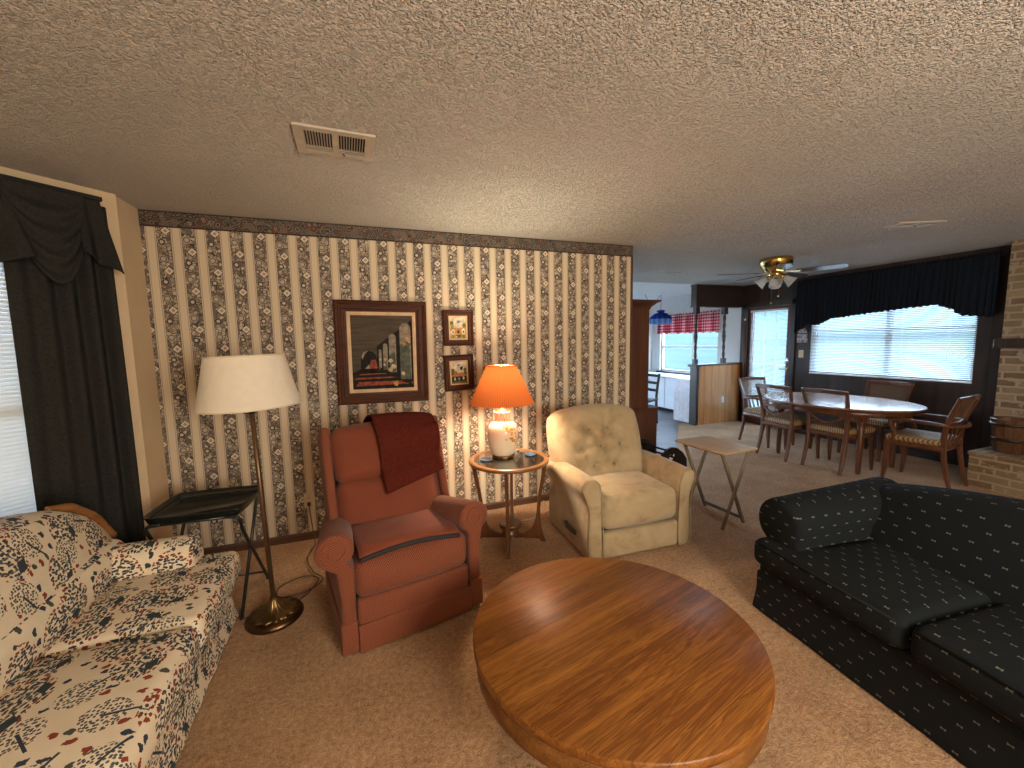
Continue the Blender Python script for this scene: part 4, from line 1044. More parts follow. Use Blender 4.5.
A1 = [OILW, P_('oil_black', (0.012, 0.010, 0.008)), P_('oil_red_floor', (0.24, 0.06, 0.03)), P_('oil_pale_light', (0.45, 0.36, 0.24)), P_('oil_foliage', (0.09, 0.10, 0.075)), P_('oil_stone', (0.22, 0.19, 0.15)), P_('oil_flower', (0.48, 0.27, 0.08))]
def arcade(mb, w, h):
    X = lambda u: -w / 2 + u * w; Z = lambda v: h / 2 - v * h
    q = lambda mi, pts, k: polyart(mb, [(X(u), Z(v)) for u, v in pts], mi, -0.0065 - 0.0007 * k)
    q(1, [(0, 0.78), (0.2, 0.70), (0.5, 0.66), (1, 0.86), (1, 1), (0, 1)], 0)
    for i, (v0, v1, u0, u1) in enumerate(((0.90, 0.955, 0.05, 0.93), (0.84, 0.865, 0.02, 0.75), (0.79, 0.806, 0.10, 0.60), (0.745, 0.758, 0.18, 0.55), (0.71, 0.72, 0.24, 0.50))):
        q(2, [(u0, v1), (u0 + 0.04, v0), (u1 - 0.10, v0 - 0.004), (u1, v1 - 0.012)], 1)
    arch = lambda u0, u1, vt, vb: [(u0, vb)] + [((u0 + u1) / 2 - (u1 - u0) / 2 * math.cos(PI * i / 10), vt + (u1 - u0) * 0.45 * (1 - math.sin(PI * i / 10))) for i in range(11)] + [(u1, vb)]
    q(1, arch(0.14, 0.40, 0.48, 0.76), 1); q(5, [(0.15, 0.56), (0.18, 0.50), (0.26, 0.475), (0.20, 0.53), (0.17, 0.60)], 2)
    q(5, [(0.20, 0.72), (0.27, 0.66), (0.29, 0.72)], 2); q(2, [(0.28, 0.72), (0.30, 0.60), (0.38, 0.60), (0.40, 0.72)], 2)
    q(1, [(0.40, 0.42), (0.62, 0.28), (0.76, 0.20), (1, 0.05), (1, 0.95), (0.86, 0.93), (0.62, 0.82), (0.40, 0.74)], 1)
    for (u0, u1, vt, vb) in ((0.78, 0.965, 0.10, 0.88), (0.60, 0.715, 0.25, 0.78), (0.50, 0.575, 0.38, 0.74), (0.43, 0.475, 0.46, 0.71)):
        q(5, arch(u0, u1, vt, vb), 2); q(4, [(u0, vb), (u0, vt + 0.30), (u1 - 0.02, vt + 0.24), (u1 - 0.01, vb)], 3)
    for (u, v, s, mi) in ((0.90, 0.33, 0.05, 6), (0.86, 0.39, 0.035, 6), (0.94, 0.36, 0.03, 3), (0.62, 0.62, 0.04, 3), (0.66, 0.70, 0.05, 3), (0.61, 0.74, 0.04, 3), (0.53, 0.60, 0.03, 3), (0.52, 0.67, 0.025, 3), (0.45, 0.60, 0.02, 3), (0.82, 0.80, 0.035, 3), (0.97, 0.93, 0.02, 2), (0.70, 0.935, 0.05, 6), (0.66, 0.48, 0.05, 5)):
        q(mi, [(u + s * (0.7 + 0.5 * random.random()) * math.cos(i * 1.05), v + s * (0.7 + 0.5 * random.random()) * 0.8 * math.sin(i * 1.05)) for i in range(6)], 4)
A2 = [P_('oil_pale_sky', (0.55, 0.50, 0.38)), P_('oil_green', (0.10, 0.13, 0.03)), P_('oil_cottage', (0.42, 0.17, 0.09)), P_('oil_white', (0.66, 0.60, 0.48)), P_('oil_ochre', (0.38, 0.26, 0.07)), P_('oil_dark', (0.03, 0.025, 0.015)), P_('oil_blue', (0.16, 0.26, 0.34))]
def garden(kind):
    def art(mb, w, h):
        X = lambda u: -w / 2 + u * w; Z = lambda v: h / 2 - v * h
        blob = lambda mi, u, v, s, k, asp=1.0: polyart(mb, [(X(u + s * (0.75 + 0.4 * random.random()) * math.cos(i * 0.785)), Z(v + s * asp * (0.75 + 0.4 * random.random()) * math.sin(i * 0.785))) for i in range(8)], mi, -0.0065 - 0.0006 * k)
        q = lambda mi, pts, k: polyart(mb, [(X(u), Z(v)) for u, v in pts], mi, -0.0065 - 0.0006 * k)
        if kind == 0:
            q(4, [(0, 0.50), (1, 0.47), (1, 1), (0, 1)], 0); blob(1, 0.10, 0.30, 0.14, 1); blob(4, 0.12, 0.45, 0.12, 2); blob(1, 0.90, 0.40, 0.12, 1); blob(6, 0.55, 0.20, 0.12, 1, 0.6)
            q(2, [(0.36, 0.75), (0.36, 0.56), (0.50, 0.48), (0.66, 0.56), (0.66, 0.75)], 2); q(5, [(0.46, 0.75), (0.46, 0.62), (0.56, 0.62), (0.56, 0.75)], 3)
            blob(3, 0.18, 0.70, 0.13, 3); blob(3, 0.84, 0.68, 0.14, 3); blob(5, 0.18, 0.70, 0.05, 4); blob(5, 0.84, 0.68, 0.05, 4); blob(1, 0.5, 0.88, 0.2, 3, 0.3); blob(3, 0.4, 0.92, 0.07, 4, 0.5); blob(1, 0.85, 0.90, 0.10, 3)
        else:
            q(5, [(0, 0.55), (1, 0.50), (1, 1), (0, 1)], 0); blob(1, 0.10, 0.42, 0.16, 1); blob(4, 0.30, 0.50, 0.10, 2); blob(5, 0.68, 0.30, 0.11, 1); blob(1, 0.92, 0.42, 0.12, 1); blob(6, 0.5, 0.15, 0.14, 1, 0.5)
            q(2, [(0.0, 0.62), (0.3, 0.50), (0.75, 0.50), (1.0, 0.62), (1.0, 0.68), (0, 0.68)], 2); blob(3, 0.22, 0.78, 0.07, 3, 1.2); blob(6, 0.50, 0.80, 0.08, 3); blob(3, 0.78, 0.76, 0.06, 3, 1.3); q(1, [(0.02, 0.90), (0.98, 0.88), (0.98, 0.98), (0.02, 0.98)], 2); blob(4, 0.5, 0.94, 0.12, 3, 0.3)
    return art
picture('large dark framed painting of a gloomy vine arcade above the rust recliner', 0.142, 1.461, 0.70, 0.815, 0.088, 0.028, 0.6, arcade, A1)
picture('upper of the two small framed garden paintings on the striped wall', 0.762, 1.652, 0.26, 0.302, 0.050, 0.014, 0.0, garden(0), A2, 'small garden paintings')
picture('lower small framed garden painting, hung slightly crooked near the orange shade', 0.758, 1.270, 0.257, 0.308, 0.050, 0.014, -1.6, garden(1), A2, 'small garden paintings')

def vent(label, cx, cy, w, d, rz, two=True):
    t = thing('ceiling_vent', label, 'vent', (cx, cy, CEIL), rz)
    mb = MB()
    for a, b in (((-w / 2, -d / 2), (w / 2, -d / 2 + 0.035)), ((-w / 2, d / 2 - 0.035), (w / 2, d / 2)), ((-w / 2, -d / 2 + 0.035), (-w / 2 + 0.04, d / 2 - 0.035)), ((w / 2 - 0.04, -d / 2 + 0.035), (w / 2, d / 2 - 0.035)), ((-0.012, -d / 2 + 0.035), (0.012, d / 2 - 0.035))):
        mb.span((a[0], a[1], -0.010), (b[0], b[1], 0.0), 0.0003)
    mb.build('frame', VENTM, t)
    mb = MB(); mb.span((-w / 2 + 0.03, -d / 2 + 0.03, -0.0006), (w / 2 - 0.03, d / 2 - 0.03, 0.0), 0.0001); mb.build('duct', DARKIN, t)
    mb = MB()
    for s in (-1, 1):
        x0, x1 = (0.012, w / 2 - 0.04) if s > 0 else (-w / 2 + 0.04, -0.012)
        n = 10
        for i in range(n + 1):
            x = x0 + (x1 - x0) * i / n; mb.bar([(x, -d / 2 + 0.03, -0.006), (x, d / 2 - 0.075, -0.006)], 0.002, 0.011, up=(0.35, 0, 1))
        mb.span((x0, d / 2 - 0.078, -0.010), (x1, d / 2 - 0.070, -0.001), 0.001); mb.bar([(x0, d / 2 - 0.055, -0.006), (x1, d / 2 - 0.055, -0.006)], 0.002, 0.011, up=(0, 0.6, 1))
    mb.build('louvre', VENTM, t)
    mb = MB(); mb.bar([(0.03, d / 2 - 0.04, -0.010), (0.036, d / 2 - 0.052, -0.022)], 0.007, 0.006); mb.build('lever', CHROME, t)
vent('beige ceiling register with louvres above the floor lamp side of the room', -0.072, 2.098, 0.33, 0.26, math.radians(2))
vent('slim ceiling register over the dining side between fan and sofa', 4.36, 2.14, 0.36, 0.16, math.radians(-25))
vent('small far ceiling register in front of the kitchen', 4.12, 4.68, 0.30, 0.16, math.radians(-15))

# ceiling fan
CF = thing('ceiling_fan', 'brass ceiling fan with frosted tulip lights over the dining table', 'ceiling fan', (4.60, 3.53, CEIL), 0)
mb = MB(); mb.lathe([(0.165, 0), (0.172, -0.012), (0.172, -0.035), (0.160, -0.085), (0.125, -0.13), (0.095, -0.15), (0.06, -0.155)], 40); mb.build('motor_housing', BRASS, CF)
mb = MB(); mb.lathe([(0.062, -0.15), (0.070, -0.165), (0.078, -0.19), (0.060, -0.215), (0.035, -0.235), (0, -0.24)], 32); hub = mb.build('light_hub', BRASS, CF)
BLADEM = wood('fan_blade_wood', (0.06, 0.038, 0.028), (0.12, 0.08, 0.06), 0, 1.2, 0.2, 0.5, None, 0.6, 0.5)
for k in range(5):
    a = math.radians(298 + 72 * k); M = rotz(a) @ T(0, 0, -0.165) @ Matrix.Rotation(math.radians(-11), 4, 'X')
    pl = catmull([(0.20, 0, -0.05), (0.40, 0, -0.062), (0.58, 0, -0.066), (0.645, 0, -0.045), (0.66, 0, 0), (0.645, 0, 0.045), (0.58, 0, 0.066), (0.40, 0, 0.062), (0.20, 0, 0.05)], 4)
    mb = MB(); mb.prism([(p.x, p.z) for p in pl], 0.007, M=M @ Matrix.Rotation(PI / 2, 4, 'X')); bl = mb.build('blade', BLADEM, CF)
    mb = MB(); mb.bar([(0.10, 0, 0.012), (0.17, 0, 0.0), (0.24, 0, -0.006)], [0.035, 0.03, 0.07], 0.006, M=M, up=(0, 0, 1)); mb.build('blade_bracket', BRASS, bl)
for k in range(4):
    a = math.radians(217 + 90 * k + 2); M = rotz(a) @ T(0.055, 0, -0.195) @ Matrix.Rotation(math.radians(-50), 4, 'Y')
    mb = MB(); mb.tube([(0, 0, 0), (0.02, 0, -0.008), (0.0, 0, -0.04)] and [(0, 0, 0.0), (0, 0, -0.035)], 0.016, 12, M=M); mb.lathe([(0.016, -0.03), (0.028, -0.038), (0.028, -0.05)], 16, M=M); ho = mb.build('lamp_holder', BRASS, CF)
    mb = MB(); mb.lathe([(0.026, -0.045), (0.034, -0.07), (0.044, -0.10), (0.055, -0.13), (0.066, -0.15), (0.064, -0.151), (0.052, -0.13), (0.041, -0.10), (0.031, -0.07), (0.023, -0.046)], 24, M=M, fn=lambda a_, z: 1 + 0.03 * math.cos(a_ * 12) * (z < -0.08)); mb.build('tulip_shade', FROST, ho)
for x, y, L in ((0.02, -0.03, 0.20), (-0.03, 0.02, 0.28)):
    mb = MB(); mb.tube([(x, y, -0.225), (x, y, -0.23 - L)], 0.0015, 5); mb.lathe([(0, 0.012), (0.008, 0.006), (0.010, 0), (0.006, -0.012), (0, -0.014)], 12, c=(x, y, -0.235 - L)); mb.build('pull_chain', BRASS, CF)

# ------------------------------------------------------------------ window dressing
def blind(label, loc, rz, w, z0, z1, pitch=0.021, tilt=30, sw=0.025, mat=BLIND):
    t = thing('venetian_blind', label, 'blind', loc, rz)
    mb = MB(); mb.span((-w / 2, -0.02, z1 - 0.03), (w / 2, 0.02, z1), 0.003); mb.build('headrail', WFR, t)
    mb = MB(); n = int((z1 - z0 - 0.06) / pitch); ca, sa = math.cos(math.radians(tilt)), math.sin(math.radians(tilt))
    for i in range(n):
        z = z1 - 0.045 - i * pitch; vs = []
        for x in (-w / 2, w / 2):
            for u, c in ((-1, 0), (0, 0.0022), (1, 0)):
                yy, zz = u * sw / 2, c
                vs.append((x, yy * ca - zz * sa, z + yy * sa + zz * ca))
        mb.add(vs, [(0, 1, 4, 3), (1, 2, 5, 4)], True)
    mb.build('slats', mat, t)
    mb = MB(); mb.span((-w / 2, -0.012, z0), (w / 2, 0.012, z0 + 0.018), 0.003); mb.build('bottom_rail', WFR, t)
    mb = MB()
    k = max(2, int(w / 0.42))
    for i in range(k):
        x = -w / 2 + w * (i + 0.5) / k
        for y in (-0.0135, 0.0135): mb.tube([(x, y, z0 + 0.01), (x, y, z1 - 0.02)], 0.0012, 4)
    mb.build('ladder_cords', WFR, t)
    mb = MB(); mb.tube([(-w / 2 + 0.06, -0.022, z1 - 0.02), (-w / 2 + 0.06, -0.024, z1 - 0.55 * (z1 - z0))], 0.004, 6); mb.build('tilt_wand', WFR, t)
c = bay((BS0 + BS1) / 2, 0.012 - 0.03, 0); blind('white slatted blind half hidden behind the dark bay curtain', c, PI / 4, BS1 - BS0 - 0.02, BZ0 + 0.01, BZ1 - 0.01, 0.022, 55)
blind('wide white blind on the window behind the dining table', (XR - 0.0, (DW[0] + DW[1]) / 2, 0), -PI / 2, DW[1] - DW[0] - 0.015, DW[2] + 0.005, DW[3], 0.022, 30)
blind('tall white blind covering the glass of the dark door', (XR - 0.006, 5.01, 0), -PI / 2, 0.66, 0.22, 1.985, 0.021, 20, 0.018)
# bay curtain and its swag
ln = lambda P, x: next((b + (d - b) * (x - a) / (c - a) for (a, b), (c, d) in zip(P, P[1:]) if x <= c), P[-1][1])
def curt(u, v):
    z = 2.33 - v * 2.28
    s = 0.055 + u * (0.41 + 0.015 * v)
    return bay(s, 0.055 + 0.024 * math.sin(u * PI * 9 + 0.4 * math.sin(v * 3)) * (0.7 + 0.3 * v) + 0.012 * math.sin(u * 31 + v * 2), z)
DR = thing('curtain', 'dark full length curtain hanging in the bay beside the floral sofa', 'curtain', tuple(bay(0.25, 0.05, 0.05)), 0)
def loc_build(mb, name, mat, par):
    L = par.location
    mb.v = [v - V(L) for v in mb.v]; return mb.build(name, mat, par)
mb = MB(); mb.sheet(curt, 90, 30, 0.004); loc_build(mb, 'drape', CURT, DR)
SW = thing('swag_valance', 'dark swag valance with gathered tails above the bay curtain', 'valance', tuple(bay(0.4, 0.1, 2.4)), 0)
def swag(s0, s1):
    def fn(u, v):
        drop = 0.40 * (math.sin(PI * min(1, max(0, u))) ** 0.7); top = 2.375
        z = top - 0.02 - v * (0.09 + drop)
        fold = 0.016 * math.sin(v * 26 + 1.2 * math.cos((u - 0.5) * 3)) * math.sin(PI * u)
        return bay(s0 + (s1 - s0) * u, 0.11 + 0.05 * math.sin(v * PI * 0.55) * math.sin(PI * u) + fold, z)
    return fn
mb = MB(); mb.sheet(swag(0.16, 0.46), 30, 50, 0.004); loc_build(mb, 'swag', CURT, SW)
mb = MB(); mb.sheet(swag(0.58, 1.10), 30, 50, 0.004); loc_build(mb, 'swag', CURT, SW)
def tail(s0, w, L, lean, flip=1):
    def fn(u, v):
        k = v ** 1.1
        z = 2.38 - v * (L - 0.10 * u * flip * v - (0.05 if flip < 0 else 0) * v)
        s = s0 + (u - 0.5) * w * (0.75 + 0.55 * k) - lean * k
        off = 0.075 + 0.085 * k + (0.035 * math.sin(u * PI * 2.6 + 0.8)) * (0.04 + k)
        return bay(s, off, z)
    return fn
mb = MB(); mb.sheet(tail(0.135, 0.12, 0.43, 0.0), 30, 26, 0.005); loc_build(mb, 'tail', CURT, SW)
mb = MB(); mb.sheet(tail(0.52, 0.20, 0.44, 0.0, -1), 30, 26, 0.005); loc_build(mb, 'tail', CURT, SW)
mb = MB(); mb.sheet(tail(1.12, 0.16, 0.46, -0.02), 30, 26, 0.005); loc_build(mb, 'tail', CURT, SW)
mb = MB(); baybox(mb, 0.08, 1.2, 0.0, 0.10, 2.355, 2.378); loc_build(mb, 'board', CURT, SW)
# navy valance over the dining window
BOT = [(2.28, 1.68), (2.42, 1.70), (2.63, 1.73), (2.70, 1.80), (2.84, 1.865), (3.1, 1.85), (3.38, 1.825), (3.98, 1.77), (4.14, 1.69), (4.30, 1.70), (4.52, 1.56)]
def val(u, v):
    y = 2.36 + u * 2.14; zt = 2.375
    zb = ln(BOT, y) + 0.006 * math.sin(u * 210)
    g = math.sin(u * 240 + 1.5 * math.sin(u * 37)) * (0.007 + 0.008 * v) + 0.006 * math.sin(u * 611)
    return V((XR - 0.075 - g - 0.02 * v, y, zt + (zb - zt) * v + 0.01 * math.sin(u * 300) * (1 - v) ** 4))
VA = thing('gathered_valance', 'navy gathered valance above the dining window', 'valance', (XR - 0.07, 3.42, 2.36), 0)
mb = MB(); mb.sheet(val, 330, 14, 0.004); loc_build(mb, 'cloth', VALN, VA)
mb = MB(); mb.tube([(XR - 0.06, 2.34, 2.335), (XR - 0.06, 4.52, 2.335)], 0.009, 8)
for y in (2.36, 4.50): mb.tube([(XR, y, 2.335), (XR - 0.06, y, 2.335)], 0.007, 6)
loc_build(mb, 'rod', BRONZE, VA)
# red gingham valance in the kitchen
def kval(u, v):
    y = 5.98 + u * 1.76; g = math.sin(u * 150 + math.sin(u * 31)) * (0.008 + 0.014 * v)
    return V((XR - 0.045 - g, y, 2.05 - v * (0.41 + 0.012 * math.sin(u * 64)) + 0.012 * math.sin(u * 120) * (1 - v) ** 3))
KV = thing('gathered_valance', 'red and white checked valance above the kitchen window', 'valance', (XR - 0.04, 6.86, 2.0), 0)
mb = MB(); mb.sheet(kval, 240, 12, 0.003); loc_build(mb, 'cloth', GING, KV)
mb = MB(); mb.tube([(XR - 0.04, 5.96, 2.015), (XR - 0.04, 7.76, 2.015)], 0.008, 8)
for y in (5.97, 7.75): mb.tube([(XR, y, 2.015), (XR - 0.04, y, 2.015)], 0.006, 6)
loc_build(mb, 'rod', WFR, KV)
# plaques and switch by the door
PLQ = P_('plaque_face', (0.30, 0.30, 0.33), 0.5, 0.5, 30)
mb = MB(); mb.rc((0.012, 0.16, 0.13), (XR - 0.006, 4.435, 1.495), 0.004, 2, 1, smooth=False); o = mb.build('wall_plaque', PLQ); tag(o, 'small grey picture plaque above the switch beside the dark door', 'plaque')
mb = MB(); mb.prism([(-0.075, 0), (0.075, 0), (0.06, 0.05), (0.03, 0.075), (0, 0.06), (-0.03, 0.08), (-0.06, 0.045)], 0.01, M=T(XR - 0.006, 4.435, 1.575) @ rotz(PI / 2)); o = mb.build('wall_ornament', PLQ); tag(o, 'small shaped ornament hung just above the plaque by the door', 'ornament')
SWT = thing('light_switch', 'ivory light switch plate beside the dark door', 'light switch', (XR, 4.44, 1.255), -PI / 2)
mb = MB(); mb.rc((0.075, 0.008, 0.118), (0, -0.004, 0), 0.003, 2, 0, smooth=False); mb.build('plate', IVORY, SWT)
mb = MB(); mb.rc((0.010, 0.014, 0.022), (0, -0.012, 0.004), 0.003, 2, 0); mb.build('toggle', IVORY, SWT)

# ------------------------------------------------------------------ dining set
DT = thing('dining_table', 'oval brown dining table under the ceiling fan', 'dining table', (5.36, 3.27, 0), 0)
mb = MB(); sup = lambda a, z: 1.0
def oval(rx, ry, n=72): return [(rx * math.cos(2 * PI * i / n), ry * math.sin(2 * PI * i / n)) for i in range(n)]
def stack(mb, rings):
    vs, fs = [], []; n = len(rings[0][0])
    for pl, z in rings: vs += [(x, y, z) for x, y in pl]
    for j in range(len(rings) - 1):
        for i in range(n): fs.append((j * n + i, j * n + (i + 1) % n, (j + 1) * n + (i + 1) % n, (j + 1) * n + i))
    fs.append(tuple(range(n))[::-1]); b = (len(rings) - 1) * n; fs.append(tuple(range(b, b + n))); mb.add(vs, fs, True)
stack(mb, [(oval(0.63, 0.80), 0.722), (oval(0.648, 0.818), 0.728), (oval(0.652, 0.822), 0.738), (oval(0.647, 0.817), 0.746), (oval(0.638, 0.808), 0.748)]); mb.build('tabletop', DTOP, DT)
mb = MB(); stack(mb, [(oval(0.54, 0.69), 0.645), (oval(0.545, 0.695), 0.65), (oval(0.545, 0.695), 0.722)]); mb.build('apron', DINW, DT)
for x, y in ((-0.30, -0.46), (0.30, -0.46), (-0.30, 0.46), (0.30, 0.46)):
    mb = MB(); mb.lathe([(0.020, 0), (0.026, 0.05), (0.036, 0.52), (0.030, 0.54), (0.042, 0.57), (0.042, 0.59)], 14, c=(x, y, 0)); mb.span((x - 0.042, y - 0.042, 0.585), (x + 0.042, y + 0.042, 0.66), 0.004); mb.build('leg', DINW, DT)
SEATT = plain('pale_seat_fabric', (0.36, 0.31, 0.25), 0.8, 0, 0.1, 20)
def chair(label, arms, loc, rz, group='dining chairs around the oval table'):
    t = thing('dining_chair', label, 'chair', loc, rz, group)
    w, d = 0.24, 0.225
    mb = MB(); mb.rc((0.49, 0.46, 0.055), (0, 0, 0.415), 0.02, 2, 4, fn=lambda p, u: V((p.x * (1 - 0.09 * (u[1] + 1) / 2), p.y, p.z))); mb.build('seat_frame', DINW, t)
    mb = MB(); mb.rc((0.485, 0.45, 0.065), (0, -0.005, 0.468), 0.028, 3, 6, (0, 0, 0.015), lambda p, u: V((p.x * (1 - 0.09 * (u[1] + 1) / 2), p.y, p.z))); mb.build('seat', STRIPEF, t)
    for sx in (-1, 1):
        mb = MB(); mb.bar([(0.215 * sx, -0.205, 0.43), (0.218 * sx, -0.21, 0.2), (0.222 * sx, -0.225, 0.0)], [0.048, 0.040, 0.026], [0.048, 0.040, 0.026]); mb.build('leg', DINW, t)
        pts = catmull([(0.205 * sx, 0.285, 0.0), (0.20 * sx, 0.235, 0.22), (0.20 * sx, 0.21, 0.44), (0.212 * sx, 0.225, 0.66), (0.235 * sx, 0.305, 0.925)], 5)
        n = len(pts); mb = MB(); mb.bar(pts, [0.028 + 0.014 * math.sin(PI * i / (n - 1)) for i in range(n)], [0.028 + 0.012 * math.sin(PI * i / (n - 1)) for i in range(n)]); mb.build('rear_leg_and_post', DINW, t)
    bk = lambda z: 0.225 + (z - 0.66) * 0.30 if z > 0.66 else 0.21 + (z - 0.44) * 0.07
    hw = lambda z: 0.212 + max(0, z - 0.66) * 0.087
    mb = MB(); mb.bar([(-0.235, bk(0.90), 0.905), (0, bk(0.90) + 0.028, 0.915), (0.235, bk(0.90), 0.905)], 0.045, 0.026, up=(0, 1, 0)); mb.build('crest_rail', DINW, t)
    mb = MB(); mb.bar([(-0.21, bk(0.665), 0.665), (0, bk(0.665) + 0.02, 0.655), (0.21, bk(0.665), 0.665)], 0.036, 0.02, up=(0, 1, 0)); mb.build('mid_rail', DINW, t)
    def cn(u, v):
        z = 0.675 + 0.215 * v; x = (u * 2 - 1) * (hw(z) - 0.012); return (x, bk(z) + 0.022 * (1 - (u * 2 - 1) ** 2), z)
    mb = MB(); mb.sheet(cn, 8, 4, 0.003); mb.build('cane_panel', CANE, t, uv=True)
    if arms:
        U = catmull([(-0.232, -0.20, 0.655), (-0.255, -0.05, 0.665), (-0.252, 0.13, 0.66), (-0.19, 0.255, 0.645), (0, 0.305, 0.64), (0.19, 0.255, 0.645), (0.252, 0.13, 0.66), (0.255, -0.05, 0.665), (0.232, -0.20, 0.655)], 6)
        mb = MB(); mb.bar(U, 0.036, 0.022, up=(0, 0, 1), smooth=True) if False else mb.tube(U, 0.0165, 10); mb.build('arm_rail', DINW, t)
        for sx in (-1, 1):
            mb = MB(); mb.bar(catmull([(0.225 * sx, -0.17, 0.43), (0.232 * sx, -0.145, 0.52), (0.226 * sx, -0.18, 0.59), (0.232 * sx, -0.195, 0.652)], 4), 0.032, 0.03); mb.build('arm_support', DINW, t)
        for i in range(5):
            x = -0.14 + 0.07 * i; mb = MB(); mb.bar([(x, 0.215, 0.44), (x * 1.05, 0.24 + 0.05 * (1 - abs(x) / 0.2), 0.642)], 0.028, 0.010); mb.build('spindle', DINW, t)
    else:
        mb = MB()
        mb.bar(catmull([(-0.20, bk(0.60), 0.64), (-0.08, bk(0.57) + 0.012, 0.575), (0, bk(0.56) + 0.016, 0.555), (0.08, bk(0.57) + 0.012, 0.575), (0.20, bk(0.60), 0.64)], 4), 0.024, 0.016); mb.build('lower_rail', DINW, t)
    return t
ca = chair('wooden armchair at the near end of the oval table by the brick hearth', True, (5.368, 2.42, 0), math.radians(187))
dup(ca, (5.41, 4.17, 0), math.radians(-4), 'wooden armchair at the far end of the oval table by the dark door')
cs = chair('side chair at the oval table with its back to the room, nearer the hearth', False, (5.12, 3.06, 0), math.radians(90))
dup(cs, (5.07, 3.61, 0), math.radians(86), 'side chair at the oval table with its back to the room, nearer the door')
dup(cs, (6.00, 3.22, 0), math.radians(-91), 'side chair behind the oval table, under the wide window')

# ------------------------------------------------------------------ hutch, rack and kitchen
HU = thing('hutch', 'tall dark wooden hutch standing behind the end of the striped wall', 'hutch', (2.535, 3.66, 0), 0)
HD, HL = 0.385, 1.15
mb = MB(); mb.span((0, 0, 0.07), (0.50, HL, 0.74), 0.004); mb.span((0.02, 0.02, 0), (0.48, HL - 0.02, 0.07), 0.003); mb.span((-0.0, -0.015, 0.74), (0.525, HL + 0.015, 0.77), 0.006); mb.build('lower_cabinet', HUTW, HU)
mb = MB(); mb.span((0, 0.01, 0.77), (HD, HL - 0.01, 1.84), 0.003); mb.build('upper_cabinet', HUTW, HU)
mb = MB()
vs, fs = [], []
cp = [(0, 1.84), (0.006, 1.85), (0.012, 1.87), (0.05, 1.905), (0.075, 1.92), (0.085, 1.925), (0.085, 1.94)]
for (o, z) in cp: vs += [(0, 0.01 - o, z), (HD + o, 0.01 - o, z), (HD + o, HL - 0.01 + o, z), (0, HL - 0.01 + o, z)]
for j in range(len(cp) - 1):
    for i in range(4): fs.append((j * 4 + i, j * 4 + (i + 1) % 4, (j + 1) * 4 + (i + 1) % 4, (j + 1) * 4 + i))
fs.append((3, 2, 1, 0)); b = (len(cp) - 1) * 4; fs.append((b, b + 1, b + 2, b + 3)); mb.add(vs, fs, False); mb.build('cornice', HUTW, HU)
for i in range(2):
    y0 = 0.03 + i * 0.55
    mb = MB(); mb.span((0.50, y0, 0.10), (0.515, y0 + 0.53, 0.52), 0.004); dr = mb.build('door', HUTW, HU)
    mb = MB(); mb.lathe([(0.006, 0), (0.014, 0.012), (0.012, 0.022), (0, 0.024)], 12, M=T(0.515, y0 + (0.48 if i == 0 else 0.05), 0.34) @ Matrix.Rotation(PI / 2, 4, 'Y')); mb.build('knob', ABRASS, dr)
    mb = MB(); mb.span((0.50, y0, 0.55), (0.515, y0 + 0.53, 0.72), 0.004); dw = mb.build('drawer', HUTW, HU)
    mb = MB(); mb.lathe([(0.006, 0), (0.014, 0.012), (0.012, 0.022), (0, 0.024)], 12, M=T(0.515, y0 + 0.265, 0.635) @ Matrix.Rotation(PI / 2, 4, 'Y')); mb.build('knob', ABRASS, dw)
    mb = MB(); mb.span((HD, y0, 0.80), (HD + 0.015, y0 + 0.06, 1.82), 0.003); mb.span((HD, y0 + 0.47, 0.80), (HD + 0.015, y0 + 0.53, 1.82), 0.003); mb.span((HD, y0, 0.80), (HD + 0.015, y0 + 0.53, 0.86), 0.003); mb.span((HD, y0, 1.76), (HD + 0.015, y0 + 0.53, 1.82), 0.003); ud = mb.build('glazed_door', HUTW, HU)
    mb = MB(); mb.span((HD + 0.004, y0 + 0.06, 0.86), (HD + 0.008, y0 + 0.47, 1.76), 0.0005); mb.build('pane', TGLASS, ud)
# magazine rack with heart cut-outs
MR = thing('magazine_rack', 'small black wooden rack with a heart cut-out behind the beige recliner', 'magazine rack', (2.765, 3.10, 0), math.radians(6))
def heart(n=28, s=0.0030, cz=0.375):
    return [(s * 16 * math.sin(t) ** 3, cz + s * (13 * math.cos(t) - 5 * math.cos(2 * t) - 2 * math.cos(3 * t) - math.cos(4 * t))) for t in [2 * PI * i / n for i in range(n)]]
out_ = [(-0.17, 0.0), (-0.12, 0.05), (0.12, 0.05), (0.17, 0.0), (0.175, 0.03), (0.20, 0.26), (0.195, 0.34), (0.14, 0.41), (0.06, 0.465), (0, 0.478), (-0.06, 0.465), (-0.14, 0.41), (-0.195, 0.34), (-0.20, 0.26), (-0.175, 0.03)]
for yy in (-0.0, 0.42):
    bm = bmesh.new(); L1 = [bm.verts.new((x, 0, z)) for x, z in out_]; L2 = [bm.verts.new((x, 0, z)) for x, z in heart()]
    es = [bm.edges.new((L[i], L[(i + 1) % len(L)])) for L in (L1, L2) for i in range(len(L))]
    bmesh.ops.triangle_fill(bm, use_beauty=True, use_dissolve=False, edges=es)
    ge = bmesh.ops.extrude_face_region(bm, geom=list(bm.faces)); bmesh.ops.translate(bm, vec=(0, 0.02, 0), verts=[g for g in ge['geom'] if isinstance(g, bmesh.types.BMVert)])
    bmesh.ops.recalc_face_normals(bm, faces=bm.faces); bmesh.ops.translate(bm, vec=(0, yy, 0), verts=bm.verts)
    me = bpy.data.meshes.new('end_panel'); bm.to_mesh(me); bm.free(); me.materials.append(BLKWOOD); o = bpy.data.objects.new('end_panel', me); COL.objects.link(o); o.parent = MR
